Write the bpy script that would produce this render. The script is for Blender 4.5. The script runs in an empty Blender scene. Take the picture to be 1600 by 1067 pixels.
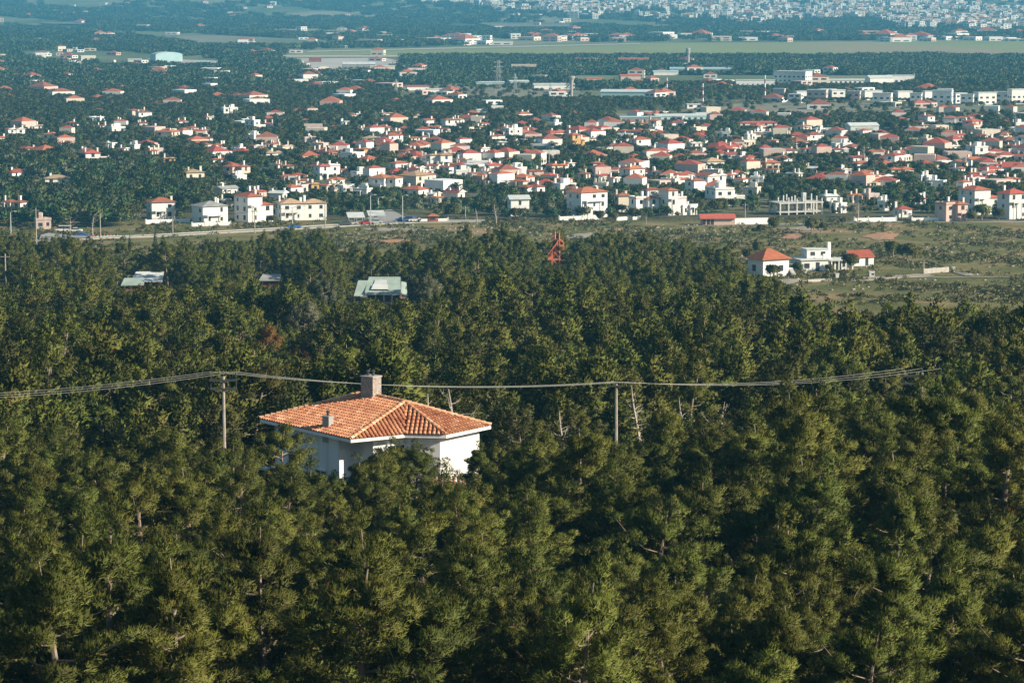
import bpy, math, random
import numpy as np
from mathutils import Vector, Matrix

# ------------------------------------------------------------------ camera, sky, sun, exposure
SC = bpy.context.scene
COL = SC.collection
PI = math.pi
CAMZ = 80.0
FPX = 4444.0                      # focal length in photograph pixels (1600 wide)
PITCH = math.atan((533.5 + 25.0) / FPX)
cam_d = bpy.data.cameras.new('camera')
cam_d.lens = 36.0 * FPX / 1600.0
cam_d.sensor_width = 36.0
cam_d.clip_start = 1.0
cam_d.clip_end = 40000.0
cam = bpy.data.objects.new('camera', cam_d)
COL.objects.link(cam)
cam.location = (0, 0, CAMZ)
cam.rotation_euler = (PI / 2 - PITCH, 0, 0)
SC.camera = cam

SUN_DIR = Vector((0.86, -0.29, 0.44)).normalized()      # towards the sun
SUN_EL = math.asin(SUN_DIR.z)
SUN_AZ = math.atan2(SUN_DIR.x, SUN_DIR.y)
world = bpy.data.worlds.new("World")
SC.world = world
world.use_nodes = True
wn = world.node_tree
for n in list(wn.nodes):
    wn.nodes.remove(n)
sky = wn.nodes.new('ShaderNodeTexSky')
sky.sky_type = 'NISHITA'
sky.sun_disc = False
sky.sun_elevation = SUN_EL
sky.sun_rotation = SUN_AZ
sky.air_density = 1.3
sky.dust_density = 0.3
sky.ozone_density = 1.6
bg = wn.nodes.new('ShaderNodeBackground')
bg.inputs['Strength'].default_value = 0.05
wo = wn.nodes.new('ShaderNodeOutputWorld')
wn.links.new(sky.outputs[0], bg.inputs[0])
wn.links.new(bg.outputs[0], wo.inputs[0])

sun_d = bpy.data.lights.new('sun', 'SUN')
sun_d.energy = 5.0
sun_d.angle = math.radians(0.5)
sun_d.color = (1.0, 0.885, 0.70)
sun = bpy.data.objects.new('sun', sun_d)
COL.objects.link(sun)
sun.rotation_euler = (-SUN_DIR).to_track_quat('-Z', 'Y').to_euler()

SC.view_settings.view_transform = 'Standard'
SC.view_settings.look = 'None'
SC.view_settings.exposure = 0.95
SC.view_settings.gamma = 1.0
SC.view_settings.use_curve_mapping = False
SC.render.engine = 'CYCLES'
cy = SC.cycles
cy.max_bounces = 5
cy.diffuse_bounces = 2
cy.glossy_bounces = 2
cy.transmission_bounces = 3
cy.transparent_max_bounces = 6
cy.volume_bounces = 0
cy.use_denoising = True
HAZE_DENSITY = 1.3e-4
HAZE_COLOR = (0.14, 0.55, 0.90)

# ------------------------------------------------------------------ geometry of the view and the land
CP, SP = math.cos(PITCH), math.sin(PITCH)


def ray(px, py):
    cx = (px - 800.0) / FPX
    cz = -(py - 533.5) / FPX
    return Vector((cx, CP + cz * SP, -SP + cz * CP))


def proj(x, y, z):
    """world -> photograph pixels (numpy friendly)"""
    dz = z - CAMZ
    fwd = y * CP - dz * SP
    up = y * SP + dz * CP
    return 800.0 + FPX * x / fwd, 533.5 - FPX * up / fwd


_KD = [-600, 0, 40, 70, 100, 130, 165, 200, 250, 300, 350, 400, 450, 500, 550, 600, 650, 700, 750, 800, 850, 900, 950, 1000, 1100,
       5000, 5500, 6000, 7000, 9000, 12000, 17000]
_KZ = [60, 66, 62, 56.5, 51.3, 47.6, 44.6, 42, 38.6, 35.2, 31.8, 28.4, 25.2, 22, 19, 16, 13.2, 10.5, 8, 5.8, 3.8, 2.2, 1.0, 0.3, 0,
       0, 4, 11, 32, 85, 330, 700]


def ground(x, y):
    x = np.asarray(x, dtype=float)
    y = np.asarray(y, dtype=float)
    z = np.interp(y, _KD, _KZ)
    a = np.clip((950 - y) / 500, 0, 1)
    z = z + a * (0.9 * np.sin(x * 0.045 + 1.3) * np.cos(y * 0.031) + 0.5 * np.sin(x * 0.11 + y * 0.07))
    b = np.clip((y - 5200) / 3000, 0, 1)
    z = z + b * (10 * np.sin(x * 0.0035 + 0.6) * np.cos(y * 0.0021) + 5 * np.sin(x * 0.009 + y * 0.004))
    return z


def gz(x, y):
    return float(ground(x, y))


def gpt(px, py):
    """the point of the land seen at a photograph pixel"""
    d = ray(px, py)
    lo, hi = 60.0, 14000.0
    t = np.geomspace(lo, hi, 500)
    zz = CAMZ + d.z * t - ground(d.x * t, d.y * t)
    k = np.argmax(zz < 0)
    if zz[k] >= 0:
        k = len(t) - 1
    a, b = t[k - 1], t[k]
    for _ in range(30):
        m = (a + b) / 2
        if CAMZ + d.z * m - gz(d.x * m, d.y * m) > 0:
            a = m
        else:
            b = m
    return Vector((d.x * a, d.y * a, CAMZ + d.z * a))


def at(px, py, Y):
    d = ray(px, py)
    t = Y / d.y
    return Vector((d.x * t, Y, CAMZ + d.z * t))


def ppm(y):          # photograph pixels per metre at a distance
    return FPX / y


# ------------------------------------------------------------------ materials
MATS = {}


def nd(nt, typ, **kw):
    n = nt.nodes.new(typ)
    for k, v in kw.items():
        setattr(n, k, v)
    return n


def rgba(c):
    return (c[0], c[1], c[2], 1.0)


def mat(name, c1, c2=None, scale=1.0, rough=0.85, vary=0.0, bump=0.0, detail=4.0, spec=0.3, metal=0.0, c3=None, scale2=None, stretch=None):
    """procedural surface: two or three colours broken up by noise, per-object variation, bump"""
    if name in MATS:
        return MATS[name]
    m = bpy.data.materials.new(name)
    m.use_nodes = True
    nt = m.node_tree
    b = nt.nodes['Principled BSDF']
    b.inputs['Roughness'].default_value = rough
    b.inputs['Specular IOR Level'].default_value = spec
    b.inputs['Metallic'].default_value = metal
    c2 = c2 or tuple(v * 0.75 for v in c1)
    g = nd(nt, 'ShaderNodeNewGeometry')
    src = g.outputs['Position']
    if stretch:
        mp = nd(nt, 'ShaderNodeMapping')
        mp.inputs['Scale'].default_value = stretch
        nt.links.new(src, mp.inputs['Vector'])
        src = mp.outputs['Vector']
    no = nd(nt, 'ShaderNodeTexNoise')
    no.inputs['Scale'].default_value = scale
    no.inputs['Detail'].default_value = detail
    nt.links.new(src, no.inputs['Vector'])
    rp = nd(nt, 'ShaderNodeValToRGB')
    rp.color_ramp.elements[0].position = 0.35
    rp.color_ramp.elements[1].position = 0.65
    rp.color_ramp.elements[0].color = rgba(c1)
    rp.color_ramp.elements[1].color = rgba(c2)
    nt.links.new(no.outputs['Fac'], rp.inputs['Fac'])
    out = rp.outputs['Color']
    if c3:
        n2 = nd(nt, 'ShaderNodeTexNoise')
        n2.inputs['Scale'].default_value = scale2 or scale * 0.2
        n2.inputs['Detail'].default_value = 3
        nt.links.new(src, n2.inputs['Vector'])
        r2 = nd(nt, 'ShaderNodeValToRGB')
        r2.color_ramp.elements[0].position = 0.5
        r2.color_ramp.elements[1].position = 0.62
        r2.color_ramp.elements[0].color = (0, 0, 0, 1)
        r2.color_ramp.elements[1].color = (1, 1, 1, 1)
        nt.links.new(n2.outputs['Fac'], r2.inputs['Fac'])
        mx = nd(nt, 'ShaderNodeMix', data_type='RGBA')
        nt.links.new(r2.outputs['Color'], mx.inputs[0])
        nt.links.new(out, mx.inputs[6])
        mx.inputs[7].default_value = rgba(c3)
        out = mx.outputs[2]
    if vary:
        oi = nd(nt, 'ShaderNodeObjectInfo')
        hs = nd(nt, 'ShaderNodeHueSaturation')
        mr = nd(nt, 'ShaderNodeMapRange')
        mr.inputs['To Min'].default_value = 1 - vary
        mr.inputs['To Max'].default_value = 1 + vary
        nt.links.new(oi.outputs['Random'], mr.inputs['Value'])
        nt.links.new(mr.outputs['Result'], hs.inputs['Value'])
        m2 = nd(nt, 'ShaderNodeMath', operation='FRACT')
        m3 = nd(nt, 'ShaderNodeMath', operation='MULTIPLY')
        m3.inputs[1].default_value = 7.31
        nt.links.new(oi.outputs['Random'], m3.inputs[0])
        nt.links.new(m3.outputs[0], m2.inputs[0])
        mr2 = nd(nt, 'ShaderNodeMapRange')
        mr2.inputs['To Min'].default_value = 0.5 - 0.05 * vary
        mr2.inputs['To Max'].default_value = 0.5 + 0.04 * vary
        nt.links.new(m2.outputs[0], mr2.inputs['Value'])
        nt.links.new(mr2.outputs['Result'], hs.inputs['Hue'])
        nt.links.new(out, hs.inputs['Color'])
        out = hs.outputs['Color']
    nt.links.new(out, b.inputs['Base Color'])
    if bump:
        bp = nd(nt, 'ShaderNodeBump')
        bp.inputs['Strength'].default_value = 0.6
        bp.inputs['Distance'].default_value = bump
        nt.links.new(no.outputs['Fac'], bp.inputs['Height'])
        nt.links.new(bp.outputs['Normal'], b.inputs['Normal'])
    MATS[name] = m
    return m


def leaf_mat(name, c1, c2, c3, vary=0.35, translucent=0.25, huev=0.03, twig=0.0):
    """foliage: colour varies per leaf clump, per tree; some light passes through"""
    if name in MATS:
        return MATS[name]
    m = bpy.data.materials.new(name)
    m.use_nodes = True
    nt = m.node_tree
    b = nt.nodes['Principled BSDF']
    b.inputs['Roughness'].default_value = 0.65
    b.inputs['Specular IOR Level'].default_value = 0.25
    at_ = nd(nt, 'ShaderNodeAttribute', attribute_name='tone')
    rp = nd(nt, 'ShaderNodeValToRGB')
    e = rp.color_ramp.elements
    e[0].position, e[0].color = 0.0, rgba(c1)
    e[1].position, e[1].color = 0.55, rgba(c2)
    x = e.new(0.94)
    x.color = rgba(c3)
    if twig:
        y = e.new(0.985)
        y.color = (0.20, 0.10, 0.045, 1)
    nt.links.new(at_.outputs['Fac'], rp.inputs['Fac'])
    oi = nd(nt, 'ShaderNodeObjectInfo')
    hs = nd(nt, 'ShaderNodeHueSaturation')
    mr = nd(nt, 'ShaderNodeMapRange')
    mr.inputs['To Min'].default_value = 1 - vary
    mr.inputs['To Max'].default_value = 1 + vary
    nt.links.new(oi.outputs['Random'], mr.inputs['Value'])
    nt.links.new(mr.outputs['Result'], hs.inputs['Value'])
    m3 = nd(nt, 'ShaderNodeMath', operation='MULTIPLY')
    m3.inputs[1].default_value = 9.7
    m2 = nd(nt, 'ShaderNodeMath', operation='FRACT')
    nt.links.new(oi.outputs['Random'], m3.inputs[0])
    nt.links.new(m3.outputs[0], m2.inputs[0])
    mr2 = nd(nt, 'ShaderNodeMapRange')
    mr2.inputs['To Min'].default_value = 0.5 - huev
    mr2.inputs['To Max'].default_value = 0.5 + huev
    nt.links.new(m2.outputs[0], mr2.inputs['Value'])
    nt.links.new(mr2.outputs['Result'], hs.inputs['Hue'])
    nt.links.new(rp.outputs['Color'], hs.inputs['Color'])
    nt.links.new(hs.outputs['Color'], b.inputs['Base Color'])
    tr = nd(nt, 'ShaderNodeBsdfTranslucent')
    nt.links.new(hs.outputs['Color'], tr.inputs['Color'])
    mx = nd(nt, 'ShaderNodeMixShader')
    mx.inputs[0].default_value = translucent
    nt.links.new(b.outputs[0], mx.inputs[1])
    nt.links.new(tr.outputs[0], mx.inputs[2])
    out = [n for n in nt.nodes if n.type == 'OUTPUT_MATERIAL'][0]
    nt.links.new(mx.outputs[0], out.inputs['Surface'])
    MATS[name] = m
    return m


NEEDLE = leaf_mat('pine_needles', (0.058, 0.057, 0.011), (0.104, 0.122, 0.018), (0.172, 0.186, 0.035), vary=0.30, huev=0.018, translucent=0.14, twig=1)
NEEDLE2 = leaf_mat('dark_pine_needles', (0.046, 0.050, 0.013), (0.085, 0.092, 0.020), (0.135, 0.138, 0.032), vary=0.3, huev=0.022)
BROWN = leaf_mat('brown_foliage', (0.10, 0.06, 0.02), (0.20, 0.11, 0.03), (0.28, 0.17, 0.05), vary=0.2)
GREYLEAF = leaf_mat('grey_green_foliage', (0.08, 0.09, 0.045), (0.135, 0.145, 0.08), (0.20, 0.20, 0.125), vary=0.2)
GARDEN = leaf_mat('garden_foliage', (0.032, 0.060, 0.020), (0.066, 0.105, 0.032), (0.12, 0.145, 0.05), vary=0.45, huev=0.045, translucent=0.15)
WOODS = leaf_mat('distant_woods_foliage', (0.036, 0.066, 0.028), (0.072, 0.110, 0.044), (0.15, 0.16, 0.075), vary=0.4, huev=0.03, translucent=0.1)
SCRUB = leaf_mat('scrub_foliage', (0.11, 0.115, 0.04), (0.17, 0.17, 0.07), (0.25, 0.22, 0.11), vary=0.4, huev=0.03, translucent=0.1)
CYPRESS = leaf_mat('cypress_foliage', (0.02, 0.035, 0.015), (0.035, 0.055, 0.02), (0.06, 0.08, 0.03), vary=0.2)
BARK = mat('pine_bark', (0.19, 0.13, 0.09), (0.30, 0.24, 0.19), scale=3.0, bump=0.03)
DEADWOOD = mat('bleached_dead_wood', (0.50, 0.44, 0.38), (0.34, 0.28, 0.23), scale=4.0)
WHITE = mat('white_plaster', (0.86, 0.85, 0.83), (0.81, 0.80, 0.77), scale=1.6, bump=0.004, stretch=(1, 1, 0.12), c3=(0.72, 0.70, 0.66), scale2=0.9)
HWHITE = mat('white_house_wall', (0.84, 0.82, 0.78), (0.77, 0.75, 0.70), scale=0.35, vary=0.13)
PALEC = mat('pale_new_concrete', (0.62, 0.60, 0.56), (0.52, 0.50, 0.46), scale=0.6)
CREAM = mat('cream_house_wall', (0.74, 0.66, 0.54), (0.66, 0.58, 0.46), scale=0.35, vary=0.1)
PINK = mat('pink_house_wall', (0.66, 0.50, 0.43), (0.58, 0.44, 0.38), scale=0.35, vary=0.1)
OCHRE = mat('ochre_house_wall', (0.62, 0.40, 0.17), (0.55, 0.34, 0.14), scale=0.35, vary=0.1)
GREYW = mat('grey_render', (0.36, 0.36, 0.35), (0.28, 0.28, 0.27), scale=0.5, vary=0.15)
RED = mat('red_roof_tiles', (0.43, 0.125, 0.065), (0.34, 0.10, 0.06), scale=0.9, vary=0.3)
ORANGE = mat('orange_roof_tiles', (0.48, 0.17, 0.08), (0.38, 0.13, 0.065), scale=0.9, vary=0.2)
BROWNR = mat('brown_roof_tiles', (0.34, 0.13, 0.07), (0.25, 0.10, 0.06), scale=0.9, vary=0.2)
BEIGER = mat('beige_roof_tiles', (0.50, 0.34, 0.20), (0.42, 0.28, 0.17), scale=0.9, vary=0.15)
GREYR = mat('grey_flat_roof', (0.36, 0.36, 0.33), (0.28, 0.28, 0.27), scale=0.5, vary=0.2)
WHITER = mat('white_roof', (0.62, 0.64, 0.62), (0.52, 0.54, 0.52), scale=0.4, vary=0.1)
GREENR = mat('pale_green_metal_roof', (0.42, 0.50, 0.43), (0.33, 0.41, 0.35), scale=0.6, rough=0.5)
TEALM = mat('pale_teal_metal', (0.46, 0.62, 0.63), (0.38, 0.55, 0.57), scale=0.1, rough=0.55)
GLASS = mat('dark_window_glass', (0.03, 0.035, 0.045), (0.06, 0.07, 0.08), scale=0.6, rough=0.15, spec=0.6)
CONC = mat('concrete', (0.45, 0.42, 0.38), (0.36, 0.33, 0.30), scale=0.8, bump=0.01)
POLEM = mat('weathered_pole', (0.42, 0.38, 0.33), (0.32, 0.27, 0.22), scale=2.0)
DARKM = mat('dark_metal', (0.05, 0.05, 0.055), (0.08, 0.075, 0.07), scale=3.0, rough=0.5)
LAMPM = mat('galvanised_steel', (0.50, 0.51, 0.50), (0.42, 0.43, 0.42), scale=1.0, rough=0.5)
WIREM = mat('bare_aluminium_wire', (0.50, 0.50, 0.44), (0.42, 0.42, 0.37), scale=0.5, rough=0.5)
ORSTEEL = mat('orange_painted_steel', (0.88, 0.26, 0.12), (0.80, 0.21, 0.10), scale=0.6, rough=0.6)
ASPH = mat('asphalt', (0.36, 0.34, 0.31), (0.29, 0.28, 0.26), scale=0.15)
KERB = mat('pale_kerb_stone', (0.48, 0.44, 0.38), (0.38, 0.35, 0.30), scale=0.5)
EARTH = mat('red_earth', (0.50, 0.24, 0.12), (0.40, 0.22, 0.13), scale=0.25, c3=(0.30, 0.22, 0.13), scale2=0.12)
TRACK = mat('pale_gravel', (0.40, 0.34, 0.26), (0.30, 0.26, 0.20), scale=0.2)
FIELD = mat('fallow_field', (0.27, 0.24, 0.17), (0.21, 0.20, 0.13), scale=0.01, c3=(0.15, 0.17, 0.09), scale2=0.004, stretch=(1, 0.35, 1))
GRASSF = mat('airfield_grass', (0.27, 0.30, 0.11), (0.23, 0.26, 0.10), scale=0.006, c3=(0.32, 0.27, 0.15), scale2=0.003, stretch=(1, 0.3, 1))
RUNW = mat('pale_concrete_runway', (0.52, 0.48, 0.42), (0.45, 0.42, 0.37), scale=0.02)
STONE = mat('grey_rubble_stone', (0.42, 0.36, 0.31), (0.24, 0.20, 0.18), scale=6.0, bump=0.03, detail=6)
REDM = mat('red_paint', (0.50, 0.05, 0.03), None, scale=1)
BLUEM = mat('blue_paint', (0.05, 0.16, 0.42), None, scale=1)
ROCK = mat('pale_limestone', (0.48, 0.42, 0.34), (0.34, 0.29, 0.23), scale=0.8, bump=0.05)


# ------------------------------------------------------------------ mesh helpers
class MB:
    def __init__(self):
        self.v, self.f, self.m = [], [], []

    def poly(self, pts, mi=0):
        b = len(self.v)
        self.v += [tuple(p) for p in pts]
        self.f.append(tuple(range(b, b + len(pts))))
        self.m.append(mi)

    def box(self, x0, x1, y0, y1, z0, z1, mi=0, bottom=True):
        b = len(self.v)
        self.v += [(x0, y0, z0), (x1, y0, z0), (x1, y1, z0), (x0, y1, z0), (x0, y0, z1), (x1, y0, z1), (x1, y1, z1), (x0, y1, z1)]
        fs = [(0, 1, 5, 4), (1, 2, 6, 5), (2, 3, 7, 6), (3, 0, 4, 7), (4, 5, 6, 7)]
        if bottom:
            fs.append((3, 2, 1, 0))
        for f in fs:
            self.f.append(tuple(b + i for i in f))
            self.m.append(mi)

    def beam(self, p, q, w, h=None, mi=0):
        """box-section bar between two points"""
        p, q = Vector(p), Vector(q)
        h = h or w
        d = (q - p)
        if d.length < 1e-6:
            return
        d.normalize()
        s = d.cross(Vector((0, 0, 1)))
        if s.length < 1e-3:
            s = Vector((1, 0, 0))
        s.normalize()
        u = s.cross(d)
        b = len(self.v)
        for c in (p, q):
            for a, e in ((-1, -1), (1, -1), (1, 1), (-1, 1)):
                self.v.append(tuple(c + s * a * w / 2 + u * e * h / 2))
        for f in ((0, 1, 5, 4), (1, 2, 6, 5), (2, 3, 7, 6), (3, 0, 4, 7), (4, 5, 6, 7), (3, 2, 1, 0)):
            self.f.append(tuple(b + i for i in f))
            self.m.append(mi)

    def tube(self, pts, radii, n=6, mi=0, cap=True):
        b = len(self.v)
        pts = [Vector(p) for p in pts]
        for i, p in enumerate(pts):
            d = (pts[min(i + 1, len(pts) - 1)] - pts[max(i - 1, 0)])
            if d.length < 1e-9:
                d = Vector((0, 0, 1))
            d.normalize()
            s = d.cross(Vector((0.13, 0.31, 0.94)))
            if s.length < 1e-3:
                s = d.cross(Vector((1, 0, 0)))
            s.normalize()
            u = s.cross(d)
            r = radii[i] if hasattr(radii, '__len__') else radii
            for k in range(n):
                a = 2 * PI * k / n
                self.v.append(tuple(p + s * math.cos(a) * r + u * math.sin(a) * r))
        for i in range(len(pts) - 1):
            for k in range(n):
                k2 = (k + 1) % n
                self.f.append((b + i * n + k2, b + i * n + k, b + (i + 1) * n + k, b + (i + 1) * n + k2))
                self.m.append(mi)
        if cap:
            e = b + (len(pts) - 1) * n
            self.f.append(tuple(e + n - 1 - k for k in range(n)))
            self.m.append(mi)
            self.f.append(tuple(b + k for k in range(n)))
            self.m.append(mi)

    def prism(self, poly, z0, z1, mi=0, cap=True):
        n = len(poly)
        b = len(self.v)
        self.v += [(p[0], p[1], z0) for p in poly] + [(p[0], p[1], z1) for p in poly]
        for i in range(n):
            j = (i + 1) % n
            self.f.append((b + i, b + j, b + n + j, b + n + i))
            self.m.append(mi)
        if cap:
            self.f.append(tuple(b + n + i for i in range(n)))
            self.m.append(mi)
            self.f.append(tuple(b + n - 1 - i for i in range(n)))
            self.m.append(mi)

    def mesh(self, name, mats):
        me = bpy.data.meshes.new(name)
        me.from_pydata(self.v, [], self.f)
        for m in (mats if isinstance(mats, (list, tuple)) else [mats]):
            me.materials.append(m)
        if any(self.m):
            me.polygons.foreach_set('material_index', self.m)
        me.update()
        return me

    def build(self, name, mats, parent=None, loc=None):
        return obj(name, self.mesh(name, mats), parent, loc)


def obj(name, me, parent=None, loc=None, rz=0.0):
    o = bpy.data.objects.new(name, me)
    COL.objects.link(o)
    if parent is not None:
        o.parent = parent
    if loc is not None:
        o.location = loc
    if rz:
        o.rotation_euler = (0, 0, rz)
    return o


def tag(o, label=None, cat=None, group=None, kind=None):
    if label:
        o['label'] = label
    if cat:
        o['category'] = cat
    if group:
        o['group'] = group
    if kind:
        o['kind'] = kind
    return o


def thing(name, label, cat, loc, rz=0.0, group=None):
    return tag(obj(name, None, None, loc, rz), label, cat, group)


ORD = ['first', 'second', 'third', 'fourth', 'fifth', 'sixth', 'seventh', 'eighth', 'ninth', 'tenth', 'eleventh', 'twelfth', 'thirteenth',
       'fourteenth', 'fifteenth', 'sixteenth', 'seventeenth', 'eighteenth', 'nineteenth', 'twentieth']
_TENS = {20: 'twenty', 30: 'thirty', 40: 'forty', 50: 'fifty', 60: 'sixty'}


def ordinal(i):
    """0 -> first"""
    n = i + 1
    if n <= 20:
        return ORD[n - 1]
    t, r = n // 10 * 10, n % 10
    return _TENS[t][:-1] + 'ieth' if r == 0 else _TENS[t] + '-' + ORD[r - 1]


# ------------------------------------------------------------------ tree prototypes
def leaf_mesh(name, pos, nrm, tone, rng, L, W, material, blades=3, spread=0.55, up=0.35, extra=None, extra_mat=None):
    """many small pointed leaf faces at pos, fanning around nrm; shading normals follow nrm"""
    n = len(pos)
    d = nrm[:, None, :] + rng.normal(0, spread, (n, blades, 3))
    d[..., 2] += up
    d /= np.linalg.norm(d, axis=2, keepdims=True) + 1e-9
    s = np.cross(d, rng.normal(0, 1, (n, blades, 3)))
    s /= np.linalg.norm(s, axis=2, keepdims=True) + 1e-9
    ln = L * rng.uniform(0.65, 1.25, (n, blades, 1))
    base = pos[:, None, :] + rng.normal(0, L * 0.12, (n, blades, 3))
    a = base - s * W / 2
    b = base + s * W / 2
    c = base + d * ln + s * W * 0.1
    N = nrm[:, None, :] * 1.0 + d * 0.22
    N = N / (np.linalg.norm(N, axis=2, keepdims=True) + 1e-9)
    g = np.cross(b - a, c - a)
    flip = (g * N).sum(2) < 0
    a2 = np.where(flip[..., None], b, a)
    b2 = np.where(flip[..., None], a, b)
    V = np.stack([a2, b2, c], axis=2).reshape(-1, 3)
    nf = n * blades
    ev = np.array(extra.v, dtype=float).reshape(-1, 3) if extra else np.zeros((0, 3))
    ef = extra.f if extra else []
    nv = nf * 3 + len(ev)
    li = np.concatenate([np.arange(nf * 3), np.array([i + nf * 3 for f in ef for i in f], dtype=int)]).astype(np.int32)
    tot = np.concatenate([np.full(nf, 3), np.array([len(f) for f in ef], dtype=int)]).astype(np.int32)
    st = np.concatenate([[0], np.cumsum(tot)[:-1]]).astype(np.int32)
    me = bpy.data.meshes.new(name)
    me.vertices.add(nv)
    me.vertices.foreach_set('co', np.concatenate([V, ev]).ravel())
    me.loops.add(len(li))
    me.loops.foreach_set('vertex_index', li)
    me.polygons.add(len(tot))
    me.polygons.foreach_set('loop_start', st)
    me.polygons.foreach_set('loop_total', tot)
    at_ = me.attributes.new('tone', 'FLOAT', 'POINT')
    tt = np.repeat(tone[:, None] + rng.normal(0, 0.10, (n, blades)), 3, axis=1).ravel()
    at_.data.foreach_set('value', np.concatenate([np.clip(tt, 0, 1), np.zeros(len(ev))]).astype(np.float32))
    me.materials.append(material)
    if extra:
        me.materials.append(extra_mat or BARK)
        me.polygons.foreach_set('material_index', np.concatenate([np.zeros(nf), np.ones(len(ef))]).astype(np.int32))
    me.update(calc_edges=True)
    me.polygons.foreach_set('use_smooth', [True] * len(tot))
    NN = np.repeat(N.reshape(-1, 3), 3, axis=0)
    if len(ev):
        NN = np.concatenate([NN, np.zeros((len(ev), 3))])     # zero keeps the mesh's own normal
    me.normals_split_custom_set_from_vertices(NN.tolist())
    return me


def clusters_to_leaves(cl, per, rng, center, shell=0.55):
    """cl: list of (centre, radius, flat); returns pos, nrm, tone"""
    P, N, T = [], [], []
    for c, r, fl in cl:
        k = max(3, int(per * (r / 0.6) ** 2))
        d = rng.normal(0, 1, (k, 3))
        d[:, 2] = d[:, 2] + 0.25
        d /= np.linalg.norm(d, axis=1, keepdims=True)
        rad = r * (shell + (1 - shell) * rng.random((k, 1)))
        q = d * rad
        q[:, 2] *= fl
        pos = c + q
        out = pos - center
        out /= np.linalg.norm(out, axis=1, keepdims=True) + 1e-9
        nn = d * 0.60 + out * 0.62
        nn /= np.linalg.norm(nn, axis=1, keepdims=True)
        P.append(pos)
        N.append(nn)
        T.append(np.full(k, rng.uniform(0.25, 0.75)) + rng.normal(0, 0.12, k))
    return np.concatenate(P), np.concatenate(N), np.concatenate(T)


def pine_proto(seed, H=8.5, R=2.5, nlimb=26, per=70, L=0.26, W=0.06, mate=None, blades=3, trunk_n=6, low=0.22, lean=0.4, crad=(0.38, 0.72), sub=4, bare=3, mbark=None, merged=False, thick=1.0, flat=(0.65, 1.0), lat=0.30):
    """returns (trunk mesh, crown mesh) of a Mediterranean pine with tufted, open crown"""
    rng = np.random.default_rng(seed)
    tb = MB()
    ax, ay = rng.normal(0, lean, 2)
    ph = rng.uniform(0, 6)

    def axis(t):
        return np.array([ax * t * t + 0.18 * math.sin(5 * t + ph), ay * t * t + 0.18 * math.cos(4 * t + ph), H * 0.93 * t])
    ts = np.linspace(0, 1, 9)
    tb.tube([axis(t) for t in ts], [(0.17 * (1 - t) ** 0.8 + 0.025) * thick for t in ts], n=trunk_n)
    cl = []
    lob = rng.uniform(0, 2 * PI, 3)
    expo = (2.0, 3.2, 2.5, 3.8)[seed % 4]      # some crowns taper, others are domed
    for i in range(nlimb):
        u = (i + 0.5) / nlimb
        t = low + (0.97 - low) * u ** 0.9
        a = i * 2.39996 + rng.normal(0, 0.35)
        k = (t - 0.40) / (0.62 if t > 0.40 else 0.50)
        prof = max(0.16, 1 - abs(k) ** expo)
        ln = R * prof * rng.uniform(0.52, 1.22) * (1 + 0.26 * math.sin(2 * a + lob[0]) + 0.16 * math.sin(3 * a + lob[1] + 4 * t))
        ris = (0.15 + 0.75 * t) * rng.uniform(0.7, 1.2)
        p0 = axis(t * 0.93)
        dirh = np.array([math.cos(a), math.sin(a), 0.0])
        pts = []
        for s in (0, 0.35, 0.7, 1.0):
            p = p0 + dirh * ln * s + np.array([0, 0, 1.0]) * ln * (ris * s * s * 0.8 + 0.05 * s) + rng.normal(0, 0.05, 3) * (s > 0)
            pts.append(p)
        r0 = (0.055 * (1 - 0.5 * t) + 0.012) * thick
        tb.tube(pts, [r0, r0 * 0.75, r0 * 0.5, r0 * 0.2], n=4 if trunk_n > 4 else 3, cap=False)
        for j in range(sub):
            s = rng.uniform(0.45, 1.05)
            side = np.array([-dirh[1], dirh[0], 0.0]) * rng.normal(0, lat) * ln * 0.8
            c = p0 + dirh * ln * s + side + np.array([0, 0, 1.0]) * (ln * (ris * s * s * 0.8) + rng.normal(0.14, 0.18 if lat > 0.28 else 0.10))
            cl.append((c, rng.uniform(*crad) * (1.1 - 0.25 * s if lat < 0.28 else 1.0), rng.uniform(*flat)))
            if trunk_n > 4 and j < 2:
                b0 = pts[2] if s > 0.6 else pts[1]
                tb.tube([b0, (b0 + c) / 2 + rng.normal(0, 0.06, 3), c], [r0 * 0.4, r0 * 0.3, r0 * 0.12], n=3, cap=False)
    top = axis(1.0)
    for j in range(3):
        cl.append((top + rng.normal(0, 0.18, 3) + np.array([0, 0, 0.25 * j]), rng.uniform(*crad) * 0.75, 1.1))
    for j in range(bare):     # bare whitish snags poking out
        t = rng.uniform(0.2, 0.8)
        a = rng.uniform(0, 6.28)
        p0 = axis(t)
        q = p0 + np.array([math.cos(a), math.sin(a), 0.25]) * R * rng.uniform(0.5, 0.9)
        tb.tube([p0, (p0 + q) / 2 + rng.normal(0, 0.12, 3), q], [0.04, 0.028, 0.01], n=3, cap=False)
    P, N, T = clusters_to_leaves(cl, per, rng, np.array([ax * 0.3, ay * 0.3, H * 0.5]))
    if merged:
        return leaf_mesh('pine', P, N, T, rng, L, W, mate or NEEDLE, blades=blades, extra=tb, extra_mat=mbark or BARK)
    crown = leaf_mesh('crown', P, N, T, rng, L, W, mate or NEEDLE, blades=blades)
    return tb.mesh('trunk', mbark or BARK), crown


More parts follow.
